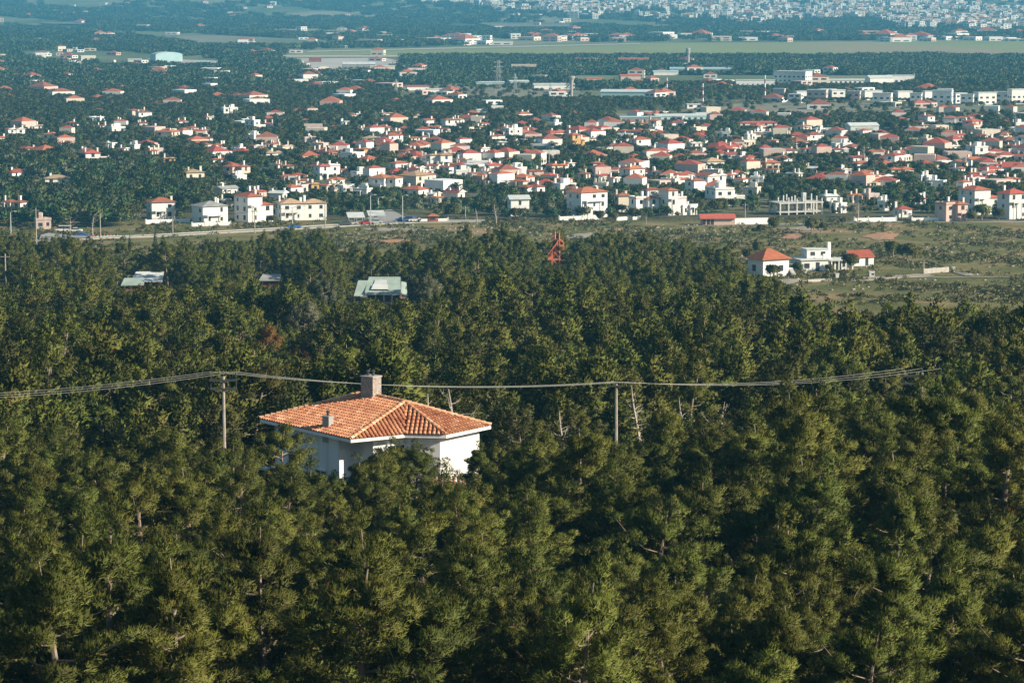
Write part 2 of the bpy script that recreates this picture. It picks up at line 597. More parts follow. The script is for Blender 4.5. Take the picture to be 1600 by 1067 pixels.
def bush_proto(seed, R=1.0, flat=0.8, n=7, per=26, L=0.35, W=0.16, mate=None, blades=2, low=0.0):
    rng = np.random.default_rng(seed)
    cl = []
    for i in range(n):
        a = rng.uniform(0, 6.28)
        r = R * 0.62 * math.sqrt(rng.random())
        cl.append((np.array([r * math.cos(a), r * math.sin(a), low + R * flat * rng.uniform(0.3, 0.95) * (1 - 0.4 * r / R)]), R * rng.uniform(0.30, 0.5), 0.85))
    P, N, T = clusters_to_leaves([(c, max(r, 0.05), f) for c, r, f in cl], per * (0.6 / (R * 0.4)) ** 2, rng, np.array([0, 0, R * 0.3]))
    return leaf_mesh('bush', P, N, T, rng, L, W, mate or GARDEN, blades=blades)


def grove_proto(seed, R=14.0, n=16, mate=None):
    rng = np.random.default_rng(seed)
    cl = []
    for i in range(n):
        a = rng.uniform(0, 6.28)
        r = R * math.sqrt(rng.random())
        tr = rng.uniform(2.2, 4.0)
        for j in range(3):
            cl.append((np.array([r * math.cos(a), r * math.sin(a), tr * 0.9 + j * 0.8]) + rng.normal(0, tr * 0.35, 3), tr * 0.62, 1.0))
    P, N, T = [], [], []
    for c, r, fl in cl:
        k = 14
        d = rng.normal(0, 1, (k, 3))
        d[:, 2] += 0.5
        d /= np.linalg.norm(d, axis=1, keepdims=True)
        P.append(c + d * r)
        N.append(d)
        T.append(np.full(k, rng.uniform(0.2, 0.8)))
    return leaf_mesh('grove', np.concatenate(P), np.concatenate(N), np.concatenate(T), rng, 2.2, 1.6, mate or WOODS, blades=1)


def scatter(name, pts, rot, scl, idx, protos, label, cat, kind='stuff'):
    """one object: geometry nodes set a prototype's mesh on each of its points"""
    me = bpy.data.meshes.new(name)
    n = len(pts)
    me.vertices.add(n)
    me.vertices.foreach_set('co', np.asarray(pts, dtype=np.float32).ravel())
    a = me.attributes.new('rot', 'FLOAT', 'POINT')
    a.data.foreach_set('value', np.asarray(rot, dtype=np.float32))
    a = me.attributes.new('scl', 'FLOAT_VECTOR', 'POINT')
    a.data.foreach_set('vector', np.asarray(scl, dtype=np.float32).ravel())
    a = me.attributes.new('idx', 'INT', 'POINT')
    a.data.foreach_set('value', np.asarray(idx, dtype=np.int32))
    o = obj(name, me)
    ng = bpy.data.node_groups.new(name + '_nodes', 'GeometryNodeTree')
    ng.interface.new_socket('Geometry', in_out='INPUT', socket_type='NodeSocketGeometry')
    ng.interface.new_socket('Geometry', in_out='OUTPUT', socket_type='NodeSocketGeometry')
    gi = ng.nodes.new('NodeGroupInput')
    go = ng.nodes.new('NodeGroupOutput')
    jn = ng.nodes.new('GeometryNodeJoinGeometry')
    for p in protos:
        obs = p if isinstance(p, list) else [p]
        gti = ng.nodes.new('GeometryNodeGeometryToInstance')
        for ob in obs:
            oi = ng.nodes.new('GeometryNodeObjectInfo')
            oi.inputs['Object'].default_value = ob
            oi.inputs['As Instance'].default_value = False
            ng.links.new(oi.outputs['Geometry'], gti.inputs[0])
        ng.links.new(gti.outputs[0], jn.inputs[0])
    iop = ng.nodes.new('GeometryNodeInstanceOnPoints')
    iop.inputs['Pick Instance'].default_value = True

    def named(nm, typ):
        x = ng.nodes.new('GeometryNodeInputNamedAttribute')
        x.data_type = typ
        x.inputs['Name'].default_value = nm
        return [s for s in x.outputs if s.enabled and s.name == 'Attribute'][0]
    cmb = ng.nodes.new('ShaderNodeCombineXYZ')
    ng.links.new(named('rot', 'FLOAT'), cmb.inputs['Z'])
    ng.links.new(gi.outputs[0], iop.inputs['Points'])
    ng.links.new(jn.outputs[0], iop.inputs['Instance'])
    ng.links.new(named('idx', 'INT'), iop.inputs['Instance Index'])
    ng.links.new(cmb.outputs[0], iop.inputs['Rotation'])
    ng.links.new(named('scl', 'FLOAT_VECTOR'), iop.inputs['Scale'])
    ng.links.new(iop.outputs[0], go.inputs[0])
    md = o.modifiers.new('scatter', 'NODES')
    md.node_group = ng
    tag(o, label, cat, None, kind)
    return o


# ------------------------------------------------------------------ the land
def land():
    ys = np.concatenate([np.linspace(-150, 60, 12), np.arange(70, 1000, 7.0), np.geomspace(1000, 17000, 150)])
    us = np.linspace(-1, 1, 121)
    Y = np.repeat(ys[:, None], len(us), 1)
    X = us[None, :] * (140 + 0.42 * np.maximum(Y, 0))
    Z = ground(X, Y)
    V = np.stack([X, Y, Z], 2).reshape(-1, 3)
    n = len(us)
    F = []
    for i in range(len(ys) - 1):
        for j in range(n - 1):
            a = i * n + j
            F.append((a, a + 1, a + n + 1, a + n))
    me = bpy.data.meshes.new('ground')
    me.from_pydata(V.tolist(), [], F)
    me.polygons.foreach_set('use_smooth', [True] * len(F))
    # what grows on it: 0 forest litter, 1 scrub and dry grass, 2 gardens of the town, 3 plain beyond
    xs, yy = V[:, 0], V[:, 1]
    px = 800 + FPX * xs / np.maximum(yy, 50)
    zone = np.zeros((len(V), 3))
    sc = scrub_mask(px, yy)
    zone[:, 0] = sc
    zone[:, 1] = np.clip((yy - 945) / 60, 0, 1)
    zone[:, 2] = np.clip((yy - 2000) / 400, 0, 1)
    a = me.attributes.new('zone', 'FLOAT_VECTOR', 'POINT')
    a.data.foreach_set('vector', zone.astype(np.float32).ravel())
    m = bpy.data.materials.new('ground_cover')
    m.use_nodes = True
    nt = m.node_tree
    b = nt.nodes['Principled BSDF']
    b.inputs['Roughness'].default_value = 0.95
    b.inputs['Specular IOR Level'].default_value = 0.1
    g = nd(nt, 'ShaderNodeNewGeometry')

    def noise(scale, detail=4, stretch=None):
        mp = nd(nt, 'ShaderNodeMapping')
        mp.inputs['Scale'].default_value = stretch or (1, 1, 1)
        nt.links.new(g.outputs['Position'], mp.inputs['Vector'])
        x = nd(nt, 'ShaderNodeTexNoise')
        x.inputs['Scale'].default_value = scale
        x.inputs['Detail'].default_value = detail
        nt.links.new(mp.outputs[0], x.inputs['Vector'])
        return x.outputs['Fac']

    def ramp(src, stops):
        r = nd(nt, 'ShaderNodeValToRGB')
        e = r.color_ramp.elements
        e[0].position, e[0].color = stops[0][0], rgba(stops[0][1])
        e[1].position, e[1].color = stops[-1][0], rgba(stops[-1][1])
        for p, c in stops[1:-1]:
            x = e.new(p)
            x.color = rgba(c)
        nt.links.new(src, r.inputs['Fac'])
        return r.outputs['Color']

    def mix(f, a_, b_):
        x = nd(nt, 'ShaderNodeMix', data_type='RGBA')
        nt.links.new(f, x.inputs[0])
        nt.links.new(a_, x.inputs[6])
        nt.links.new(b_, x.inputs[7])
        return x.outputs[2]
    forest = ramp(noise(0.25), [(0.35, (0.035, 0.03, 0.018)), (0.65, (0.065, 0.05, 0.03))])
    scr = ramp(noise(0.07, 8, (1, 0.5, 1)), [(0.30, (0.10, 0.105, 0.035)), (0.46, (0.15, 0.145, 0.05)), (0.58, (0.22, 0.18, 0.08)), (0.70, (0.34, 0.22, 0.12))])
    town = ramp(noise(0.03, 5), [(0.3, (0.09, 0.10, 0.05)), (0.55, (0.16, 0.15, 0.08)), (0.7, (0.27, 0.23, 0.16))])
    plain = ramp(noise(0.004, 5, (1, 0.4, 1)), [(0.35, (0.10, 0.13, 0.06)), (0.5, (0.19, 0.21, 0.11)), (0.65, (0.34, 0.31, 0.21))])
    at_ = nd(nt, 'ShaderNodeAttribute', attribute_name='zone')
    sp = nd(nt, 'ShaderNodeSeparateXYZ')
    nt.links.new(at_.outputs['Vector'], sp.inputs[0])
    c = mix(sp.outputs[0], forest, scr)
    c = mix(sp.outputs[1], c, town)
    c = mix(sp.outputs[2], c, plain)
    nt.links.new(c, b.inputs['Base Color'])
    bp = nd(nt, 'ShaderNodeBump')
    bp.inputs['Distance'].default_value = 0.4
    nt.links.new(noise(0.8, 5), bp.inputs['Height'])
    nt.links.new(bp.outputs[0], b.inputs['Normal'])
    me.materials.append(m)
    return tag(obj('ground', me), kind='structure')


# far edge of the pine wood, as photograph columns against distance (metres)
_EX = [-400, 30, 60, 200, 330, 420, 500, 560, 700, 900, 1050, 1130, 1170, 1220, 1260, 1330, 1420, 1520, 1600, 2000]
_EPY = [362, 362, 380, 388, 380, 372, 374, 386, 380, 373, 371, 384, 402, 436, 460, 464, 474, 470, 462, 460]


def edge_dist(px):
    """distance of the wood's far edge in that direction"""
    return np.interp(px, _EX, _ED)


def _ground_d(py):
    return gpt(800, py).y


_ED = []
for _p, _x in zip(_EPY, _EX):
    _d = np.arange(300.0, 960.0, 4.0)
    _t = proj(0 * _d, _d, ground(0 * _d, _d) + 7.0)[1]      # rows of crown tops at each distance
    _ED.append(float(_d[np.argmax(_t < _p)]) if (_t < _p).any() else 950.0)


def scrub_mask(px, y):
    e = edge_dist(px)
    return np.clip((y - e + 10) / 25, 0, 1) * np.clip((975 - y) / 30, 0, 1)


land()


def strip(name, pts, width, m, lift, kind='structure', step=6.0, parent=None):
    """a ribbon lying on the land along photograph points"""
    W = [gpt(px, py) for px, py in pts]
    P = [W[0]]
    for a, b in zip(W, W[1:]):
        k = max(1, int((b - a).length / step))
        for i in range(1, k + 1):
            P.append(a.lerp(b, i / k))
    mb = MB()
    L, R_ = [], []
    for i, p in enumerate(P):
        d = (P[min(i + 1, len(P) - 1)] - P[max(i - 1, 0)])
        d.z = 0
        d.normalize()
        s = Vector((-d.y, d.x, 0)) * (width / 2)
        for arr, q in ((L, p + s), (R_, p - s)):
            arr.append((q.x, q.y, gz(q.x, q.y) + lift))
    for i in range(len(P) - 1):
        mb.poly([R_[i], R_[i + 1], L[i + 1], L[i]])
    return tag(mb.build(name, m), kind=kind), L, R_


def sheet(name, pxpts, m, lift, kind='structure'):
    """a patch on the flat plain whose outline is given in photograph points"""
    P = [gpt(px, py) for px, py in pxpts]
    mb = MB()
    z = max(gz(p.x, p.y) for p in P) + lift
    pts = [(p.x, p.y, z) for p in P]
    a = sum(pts[i][0] * pts[(i + 1) % len(pts)][1] - pts[(i + 1) % len(pts)][0] * pts[i][1] for i in range(len(pts)))
    if a < 0:
        pts.reverse()
    mb.poly(pts)
    return tag(mb.build(name, m), kind=kind)


# the road between wood and town, with its kerbs
ROADPX = [(40, 379), (100, 374.5), (180, 371), (260, 368), (330, 364), (397, 360.5), (470, 356.5), (520, 353.5), (580, 350), (640, 347.5), (700, 346.5), (760, 346)]
road, rl, rr = strip('road', ROADPX, 9.0, ASPH, 0.06)
for side in (rl, rr):
    mb = MB()
    for a, b in zip(side, side[1:]):
        mb.beam((a[0], a[1], a[2] + 0.05), (b[0], b[1], b[2] + 0.05), 0.45, 0.28)
    tag(mb.build('kerb', KERB), kind='structure')
mb = MB()
mid = [tuple((Vector(a) + Vector(b)) / 2 + Vector((0, 0, 0.02))) for a, b in zip(rl, rr)]
for i in range(0, len(mid) - 1, 2):
    a, b = Vector(mid[i]), Vector(mid[i + 1])
    s = Vector((-(b - a).y, (b - a).x, 0)).normalized() * 0.09
    mb.poly([a - s, b - s, b + s, a + s])
tag(mb.build('road_marking', WHITER), kind='structure')
sheet('junction', [(60, 377), (64, 371), (76, 369), (110, 371), (150, 372.5), (110, 375)], ASPH, 0.03)
sheet('side_road', [(545, 350), (580, 341), (600, 332), (612, 332), (640, 345), (610, 348)], ASPH, 0.03)
strip('upper_road', [(1130, 351), (1250, 350.5), (1330, 347.5), (1420, 346.5), (1520, 346.5), (1640, 347)], 7.0, ASPH, 0.06)
for nm, pts in [('bare_red_earth', [(1205, 371), (1225, 366), (1250, 364), (1257, 369), (1250, 374), (1228, 374)]),
                ('bare_red_earth', [(1345, 370), (1370, 364), (1392, 362), (1404, 366), (1396, 374), (1372, 376)]),
                ('bare_red_earth', [(565, 376), (600, 374), (640, 375), (660, 378), (620, 380), (580, 380)]),
                ('bare_pale_earth', [(880, 372), (900, 366), (925, 364), (935, 369), (915, 374)]),
                ('bare_pale_earth', [(560, 358), (610, 356), (680, 359), (640, 363), (590, 362)]),
                ('bare_pale_earth', [(1215, 357), (1262, 354), (1300, 358), (1260, 361)]),
                ('bare_pale_earth', [(1310, 436), (1400, 430), (1455, 428), (1462, 432), (1390, 436), (1330, 441)]),
                ('bare_pale_earth', [(1200, 438), (1245, 436), (1262, 440), (1230, 445)]),
                ('bare_pale_earth', [(560, 452), (600, 462), (640, 466), (610, 470), (560, 466)]),
                ('bare_pale_earth', [(1480, 424), (1518, 428), (1530, 432), (1508, 432)])]:
    P = [gpt(*p) for p in pts]
    c = sum(P, Vector()) / len(P)
    mb = MB()
    rnd = random.Random(len(pts) * pts[0][0])
    ring = []
    for i in range(len(P)):
        for k in range(4):
            q = P[i].lerp(P[(i + 1) % len(P)], k / 4)
            q = c + (q - c) * rnd.uniform(0.85, 1.12)
            ring.append((q.x, q.y, gz(q.x, q.y) + 0.12))
    cz = gz(c.x, c.y) + 0.35
    for i in range(len(ring)):
        mb.poly([(c.x, c.y, cz), ring[i], ring[(i + 1) % len(ring)]])
    tag(mb.build(nm, EARTH if 'red' in nm else TRACK), kind='structure')
strip('footpath', [(1290, 434), (1380, 433), (1480, 434), (1600, 433)], 2.2, TRACK, 0.10)

# fields, airfield, aprons of the plain
sheet('airfield', [(380, 95), (640, 87), (900, 91), (1250, 91), (1650, 85), (1650, 64), (1300, 66), (1000, 68), (700, 74), (480, 82)], GRASSF, 0.25)
sheet('taxiway', [(440, 88), (700, 87.5), (700, 90.2), (440, 90.5)], RUNW, 0.7)
sheet('taxiway', [(1240, 88.4), (1700, 84.0), (1700, 86.0), (1240, 90.4)], RUNW, 0.7)
sheet('runway', [(480, 81), (760, 74.5), (1000, 68.6), (1000, 70.0), (760, 76.0), (480, 82.6)], RUNW, 0.7)
sheet('apron', [(455, 92.5), (600, 91), (630, 98), (618, 105), (560, 112), (500, 113), (460, 101)], RUNW, 0.45)
for pts in ([(195, 58), (330, 55), (560, 66), (520, 72), (320, 73)], [(60, 35), (200, 40), (200, 44), (70, 39)], [(330, 76), (480, 72), (480, 84), (350, 86)],
            [(1080, 165), (1250, 160), (1700, 168), (1700, 190), (1420, 183), (1100, 178)], [(800, 176), (900, 174), (1000, 180), (960, 190), (810, 187)],
            [(620, 132), (900, 142), (1050, 146), (1060, 160), (760, 156), (640, 146)], [(410, 152), (530, 152), (530, 168), (440, 168)],
            [(1330, 206), (1430, 206), (1430, 214), (1340, 214)], [(740, 36), (900, 37), (900, 46), (780, 47)], [(1050, 150), (1190, 152), (1190, 160), (1050, 158)]):
    sheet('field', pts, FIELD, 0.2)
sheet('bare_field', [(1180, 176), (1250, 174), (1330, 177), (1300, 183), (1190, 184)], TRACK, 0.5)
sheet('apron', [(60 + 170, 92), (340, 96), (350, 104), (250, 102)], RUNW, 0.4)

# ------------------------------------------------------------------ the villa among the pines
VY = 200.0


def vp(x, d, z=0.0):
    """villa plan coordinates -> world offset (x right, d away), origin under the front eave corner"""
    return (x, d, z)


vbase = at(548, 686, VY)                     # front eave corner
VZ = vbase.z                                  # eave height
villa = thing('villa', 'white villa with orange tiled hip roof and stone chimney, standing alone among the pines', 'house', (vbase.x, vbase.y, gz(vbase.x, vbase.y + 6)))
EZ = VZ - villa.location.z                    # eave height above villa origin
L_, F_, I_, G_, R__, B_ = (-7.3, 9.6), (0, 0), (3.74, 2.32), (6.74, 2.03), (9.93, 6.4), (2.56, 17.1)
P_, Q_ = (3.68, 5.45), (0.30, 10.0)
RH = 1.87


def V3(p, z):
    return Vector((p[0], p[1], z))


roof_faces = [([L_, F_], [P_, Q_]), ([F_, I_], [P_]), ([I_, G_], [P_]), ([G_, R__], [P_]), ([R__, B_], [Q_, P_]), ([B_, L_], [Q_])]
rb = MB()                                     # roof deck and fascia
for lo, hi in roof_faces:
    rb.poly([V3(p, EZ - 0.02) for p in lo] + [V3(p, EZ + RH - 0.02) for p in hi])
ev = [L_, F_, I_, G_, R__, B_]
roof_o = rb.build('roof', [mat('roof_deck_clay', (0.36, 0.13, 0.06), (0.26, 0.09, 0.045), scale=1.5)], villa)
fb = MB()
fb.poly([V3(p, EZ - 0.26) for p in reversed(ev)])
for i in range(6):
    a, b = V3(ev[i], 0), V3(ev[(i + 1) % 6], 0)
    o_ = Vector(((b - a).y, -(b - a).x, 0)).normalized() * 0.012
    fb.poly([a + o_ + Vector((0, 0, EZ - 0.26)), b + o_ + Vector((0, 0, EZ - 0.26)), b + o_ + Vector((0, 0, EZ - 0.03)), a + o_ + Vector((0, 0, EZ - 0.03))])
fb.build('eave_board', WHITE, roof_o)


def roof_tile_material():
    m = bpy.data.materials.new('barrel_tiles')
    m.use_nodes = True
    nt = m.node_tree
    b = nt.nodes['Principled BSDF']
    b.inputs['Roughness'].default_value = 0.8
    at_ = nd(nt, 'ShaderNodeAttribute', attribute_name='tone')
    rp = nd(nt, 'ShaderNodeValToRGB')
    e = rp.color_ramp.elements
    e[0].position, e[0].color = 0.0, (0.30, 0.10, 0.045, 1)
    e[1].position, e[1].color = 1.0, (0.78, 0.52, 0.34, 1)
    for p, c in ((0.3, (0.46, 0.18, 0.09)), (0.6, (0.60, 0.28, 0.14)), (0.85, (0.68, 0.40, 0.24))):
        x = e.new(p)
        x.color = rgba(c)
    g = nd(nt, 'ShaderNodeNewGeometry')
    no = nd(nt, 'ShaderNodeTexNoise')
    no.inputs['Scale'].default_value = 0.7
    no.inputs['Detail'].default_value = 6
    nt.links.new(g.outputs['Position'], no.inputs['Vector'])
    mr = nd(nt, 'ShaderNodeMapRange')
    mr.inputs['From Min'].default_value = 0.3
    mr.inputs['From Max'].default_value = 0.7
    mr.inputs['To Min'].default_value = -0.25
    mr.inputs['To Max'].default_value = 0.2
    nt.links.new(no.outputs['Fac'], mr.inputs['Value'])
    ad = nd(nt, 'ShaderNodeMath', operation='ADD')
    nt.links.new(at_.outputs['Fac'], ad.inputs[0])
    nt.links.new(mr.outputs[0], ad.inputs[1])
    nt.links.new(ad.outputs[0], rp.inputs['Fac'])
    nt.links.new(rp.outputs['Color'], b.inputs['Base Color'])
    return m


TILES = roof_tile_material()


def tile_faces(faces, ez, rh, name, parent, pitch=0.33, course=0.40, rr_=0.125, seed=3):
    rng = random.Random(seed)
    mb = MB()
    tones = []

    def half(p, q, rad0, rad1, nrm, tone):
        b = len(mb.v)
        d = (q - p).normalized()
        s = d.cross(nrm).normalized()
        for c, r in ((p, rad0), (q, rad1)):
            for k in range(5):
                a = PI * k / 4
                mb.v.append(tuple(c + s * math.cos(a) * r + nrm * math.sin(a) * r))
                tones.append(tone)
        for k in range(4):
            mb.f.append((b + k, b + k + 1, b + 6 + k, b + 5 + k))
            mb.m.append(0)
        mb.f.append(tuple(b + 4 - k for k in range(5)))
        mb.m.append(0)
        mb.f.append(tuple(b + 5 + k for k in range(5)))
        mb.m.append(0)
    for lo, hi in faces:
        A, B = V3(lo[0], ez), V3(lo[1], ez)
        tops = [V3(p, ez + rh) for p in hi]
        u = (B - A).normalized()
        n = u.cross(tops[0] - A).normalized()
        if n.z < 0:
            n = -n
        v = n.cross(u).normalized()
        poly = [(0.0, 0.0), ((B - A).length, 0.0)] + [((t - A).dot(u), (t - A).dot(v)) for t in tops]
        x = min(q_[0] for q_ in poly) + pitch * 0.5
        while x < max(q_[0] for q_ in poly):
            vs = []
            for i in range(len(poly)):
                (x0, y0), (x1, y1) = poly[i], poly[(i + 1) % len(poly)]
                if (x0 <= x < x1) or (x1 <= x < x0):
                    vs.append(y0 + (y1 - y0) * (x - x0) / (x1 - x0))
            if len(vs) >= 2:
                y0, y1 = min(vs) - 0.06, max(vs)
                y = y0
                while y < y1 - 0.08:
                    ye = min(y + course * 1.12, y1)
                    tone = rng.gauss(0.46, 0.12) + (0.22 if rng.random() < 0.05 else 0) - (0.25 if rng.random() < 0.05 else 0)
                    jit = rng.uniform(-0.012, 0.012)
                    half(A + u * (x + jit) + v * y + n * 0.045, A + u * x + v * ye + n * 0.0, rr_, rr_ * 0.82, n, tone)
                    y += course
            x += pitch
    # ridge and hip caps
    segs = []
    edges = {}
    for lo, hi in faces:
        for t in hi:
            pass
    return mb, tones, half


def build_tiles(faces, ez, rh, ridges, name, parent, seed=3, **kw):
    mb, tones, half = tile_faces(faces, ez, rh, name, parent, seed=seed, **kw)
    rng = random.Random(seed + 1)
    for p, q in ridges:
        p, q = Vector(p), Vector(q)
        d = (q - p)
        k = max(1, int(d.length / 0.42))
        up = Vector((0, 0, 1))
        nn = (up - d.normalized() * up.dot(d.normalized())).normalized()
        for i in range(k):
            half(p + d * (i / k) + nn * 0.06, p + d * ((i + 1.12) / k) + nn * 0.02, 0.16, 0.13, nn, rng.gauss(0.80, 0.12))
    me = mb.mesh(name, TILES)
    a = me.attributes.new('tone', 'FLOAT', 'POINT')
    a.data.foreach_set('value', np.array(tones, dtype=np.float32))
    return obj(name, me, parent)


top = EZ + RH
build_tiles(roof_faces, EZ, RH, [(V3(L_, EZ), V3(Q_, top)), (V3(F_, EZ), V3(P_, top)), (V3(G_, EZ), V3(P_, top)), (V3(R__, EZ), V3(P_, top)),
                                 (V3(B_, EZ), V3(Q_, top)), (V3(Q_, top), V3(P_, top))], 'roof_tiles', roof_o)
# walls: recess at the near corner, splayed corner at the right
u1 = Vector((-0.605, 0.796))     # from F towards L
w1 = Vector((0.796, 0.605))      # into the house from the left wall
fL = Vector(F_) + u1 * 11.2 + w1 * 0.75
fA = Vector(F_) + u1 * 2.6 + w1 * 0.75
fA2 = fA + w1 * 1.7
fB = Vector(F_) + w1 * 2.4 + u1 * 0.7
fI = Vector(I_) + Vector((-0.05, 0.85))
fG = Vector(G_) + Vector((-0.45, 0.75))
fR = Vector(R__) + Vector((-0.85, 0.15))
fBk = Vector(B_) + Vector((0.0, -0.9))
plan = [fL, fA, fA2, fB, fI, fG, fR, fBk]
wb = MB()
wb.prism([(p.x, p.y) for p in plan], -2.5, EZ - 0.262, cap=True)
wall = wb.build('wall', WHITE, villa)
# wing wall closing the recess, in the lit strip of the photograph
wb = MB()
wdir = (fA2 - fA)


def wall_window(parent, a, b, s, z, w, h, name='window', shutter=None, lintel=False):
    """window on the wall from plan point a to b, centred s metres along"""
    d = (b - a).normalized()
    n = Vector((d.y, -d.x))
    c = a + d * s
    mb_ = MB()
    p0, p1 = c - d * w / 2, c + d * w / 2
    f = obj(name, None, parent)
    q = lambda p, o_, zz: (p.x + n.x * o_, p.y + n.y * o_, zz)
    mb_.poly([q(p0, 0.02, z), q(p1, 0.02, z), q(p1, 0.02, z + h), q(p0, 0.02, z + h)])
    gl = mb_.mesh('pane', GLASS)
    bpy.data.objects.remove(f)
    mf = MB()
    for (x0, x1, z0, z1) in ((p0, p1, z + h, z + h + 0.12), (p0, p1, z - 0.1, z)):
        mf.beam((x0.x + n.x * 0.06, x0.y + n.y * 0.06, (z0 + z1) / 2), (x1.x + n.x * 0.06, x1.y + n.y * 0.06, (z0 + z1) / 2), 0.16, z1 - z0)
    for x0 in (p0, p1, c):
        mf.beam((x0.x + n.x * 0.05, x0.y + n.y * 0.05, z), (x0.x + n.x * 0.05, x0.y + n.y * 0.05, z + h), 0.08, 0.08)
    fr = mf.build(name, WHITE, parent)
    obj('pane', gl, fr)
    return fr


wall_window(villa, fL, fA, 2.6, EZ - 3.1, 1.5, 1.0)
wall_window(villa, fL, fA, 6.2, EZ - 4.4, 1.5, 1.4)
wall_window(villa, fG, fR, 3.0, EZ - 4.9, 1.3, 1.3)
wall_window(villa, fB, fI, 1.8, EZ - 2.9, 1.4, 2.0, name='balcony_door')
wall_window(villa, fI, fG, 1.1, EZ - 2.6, 0.9, 1.1)
# projecting awning slab at the left, rod on the right wall
tb = MB()
a = fL + u1 * 0.3
c0 = fL - w1 * 1.4
tb.poly([(c0.x, c0.y, EZ - 3.9), ((fL - u1 * 2.2 - w1 * 1.4).x, (fL - u1 * 2.2 - w1 * 1.4).y, EZ - 3.9), ((fL - u1 * 2.2).x, (fL - u1 * 2.2).y, EZ - 3.75), (fL.x, fL.y, EZ - 3.75)])
e0, e1 = fL - u1 * 0.0 - w1 * 0.7, fL - u1 * 4.2 - w1 * 0.7
tb = MB()
tb.beam((e0.x, e0.y, EZ - 3.55), (e1.x, e1.y, EZ - 3.55), 1.4, 0.15)
tb.build('terrace_slab', WHITE, villa)
# gutter downpipe
tb = MB()
dp = fL - u1 * 0.15 - w1 * 0.06
tb.tube([(dp.x, dp.y, -1), (dp.x, dp.y, EZ - 0.3)], 0.05)
tb.build('downpipe', WHITER, villa)
# stone chimney with pots and a small plastered one with a metal cowl
def chimney(px, py, w, h, m, name, cowl):
    for D in np.arange(200.5, 211.5, 0.1):          # where the sight line meets the roof
        base = at(px, py, float(D))
        rxx, ryy = base.x - villa.location.x, base.y - villa.location.y
        zr_ = VZ + RH * min(1.0, max(0, rxx * w1.x + ryy * w1.y) / 6.25)
        if base.z <= zr_:
            break
    x, y, z = base.x - villa.location.x, base.y - villa.location.y, base.z - villa.location.z
    mb_ = MB()
    ang = math.radians(-38)
    ca, sa = math.cos(ang), math.sin(ang)
    sq = [(-w / 2, -w * 0.42), (w / 2, -w * 0.42), (w / 2, w * 0.42), (-w / 2, w * 0.42)]
    rot = lambda k: [(x + (a_ * ca - b_ * sa) * k, y + (a_ * sa + b_ * ca) * k) for a_, b_ in sq]
    mb_.prism(rot(1.0), z - 1.1, z + h)
    ch = mb_.build(name, m, roof_o)
    c = MB()
    c.prism(rot(1.1), z + h + 0.003, z + h + 0.10)
    c.build('cap', CONC, ch)
    c = MB()
    for dx in ((-0.22, 0.15) if cowl == 2 else (0,)):
        c.tube([(x + dx, y, z + h + 0.1), (x + dx, y, z + h + 0.38)], 0.11, n=8)
        c.tube([(x + dx, y, z + h + 0.42), (x + dx, y, z + h + 0.52)], [0.19, 0.05], n=8)
        for k in range(3):
            c.tube([(x + dx + 0.1 * math.cos(k * 2.1), y + 0.1 * math.sin(k * 2.1), z + h + 0.3), (x + dx + 0.1 * math.cos(k * 2.1), y + 0.1 * math.sin(k * 2.1), z + h + 0.44)], 0.015, n=4)
    c.build('cowl', DARKM, ch)


chimney(580, 619, 1.15, 1.45, STONE, 'chimney', 2)
chimney(512.5, 667, 0.62, 0.72, CONC, 'chimney', 1)
# lower tiled porch roof on the right of the house, with its white parapet
pw = at(706, 757, 199.5)
pl = Vector((pw.x - villa.location.x, pw.y - villa.location.y))
pz = pw.z - villa.location.z
porch_faces = [([(pl.x - 2.6, pl.y - 0.6), (pl.x + 1.6, pl.y - 0.3)], [(pl.x + 1.2, pl.y + 1.0), (pl.x - 2.3, pl.y + 0.7)])]
build_tiles(porch_faces, pz + 0.05, 0.35, [], 'porch_roof', villa, seed=9)
mb = MB()
mb.box(pl.x - 2.4, pl.x + 1.5, pl.y - 0.2, pl.y + 1.6, pz - 3.5, pz + 0.0)
mb.build('porch_wall', WHITE, villa)


# ------------------------------------------------------------------ power line through the wood
def wood_pole(px, pytop, pybase_hint, D, arm_px, label, arms, ht=10.5):
    t = at(px, pytop, D)
    z0 = gz(t.x, t.y)
    root = thing('power_pole', label, 'utility pole', (t.x, t.y, z0))
    h = t.z - z0
    mb_ = MB()
    mb_.tube([(0, 0, -0.5), (0, 0, h * 0.5), (0, 0, h)], [0.17, 0.14, 0.105], n=8)
    mb_.build('pole', POLEM, root)
    hw = arm_px / ppm(D) / 2
    tops = []
    if arms == 2:
        for zz in (-0.95, -0.30):
            for dy in (-0.14, 0.14):
                c = MB()
                c.beam((-hw, dy, h + zz), (hw, dy, h + zz), 0.09, 0.14)
                c.build('crossarm', DARKM, root)
    else:
        c = MB()
        c.beam((-hw, -0.13, h - 0.15), (hw, -0.13, h - 0.15), 0.09, 0.12)
        c.build('crossarm', DARKM, root)
    for x in (-hw * 0.95, 0.0, hw * 0.95):
        c = MB()
        if arms == 2:
            c.tube([(x, -0.02, h - 1.0), (x, -0.02, h + 0.12)], 0.035, n=5)
        z1 = h + (0.10 if arms == 2 else -0.09)
        c.tube([(x, -0.02, z1), (x, -0.02, z1 + 0.10), (x, -0.02, z1 + 0.14), (x, -0.02, z1 + 0.24)], [0.035, 0.07, 0.05, 0.06], n=6)
        c.build('insulator', DARKM, root)
        tops.append(Vector((t.x + x, t.y - 0.02, z0 + z1 + 0.26)))
    return tops


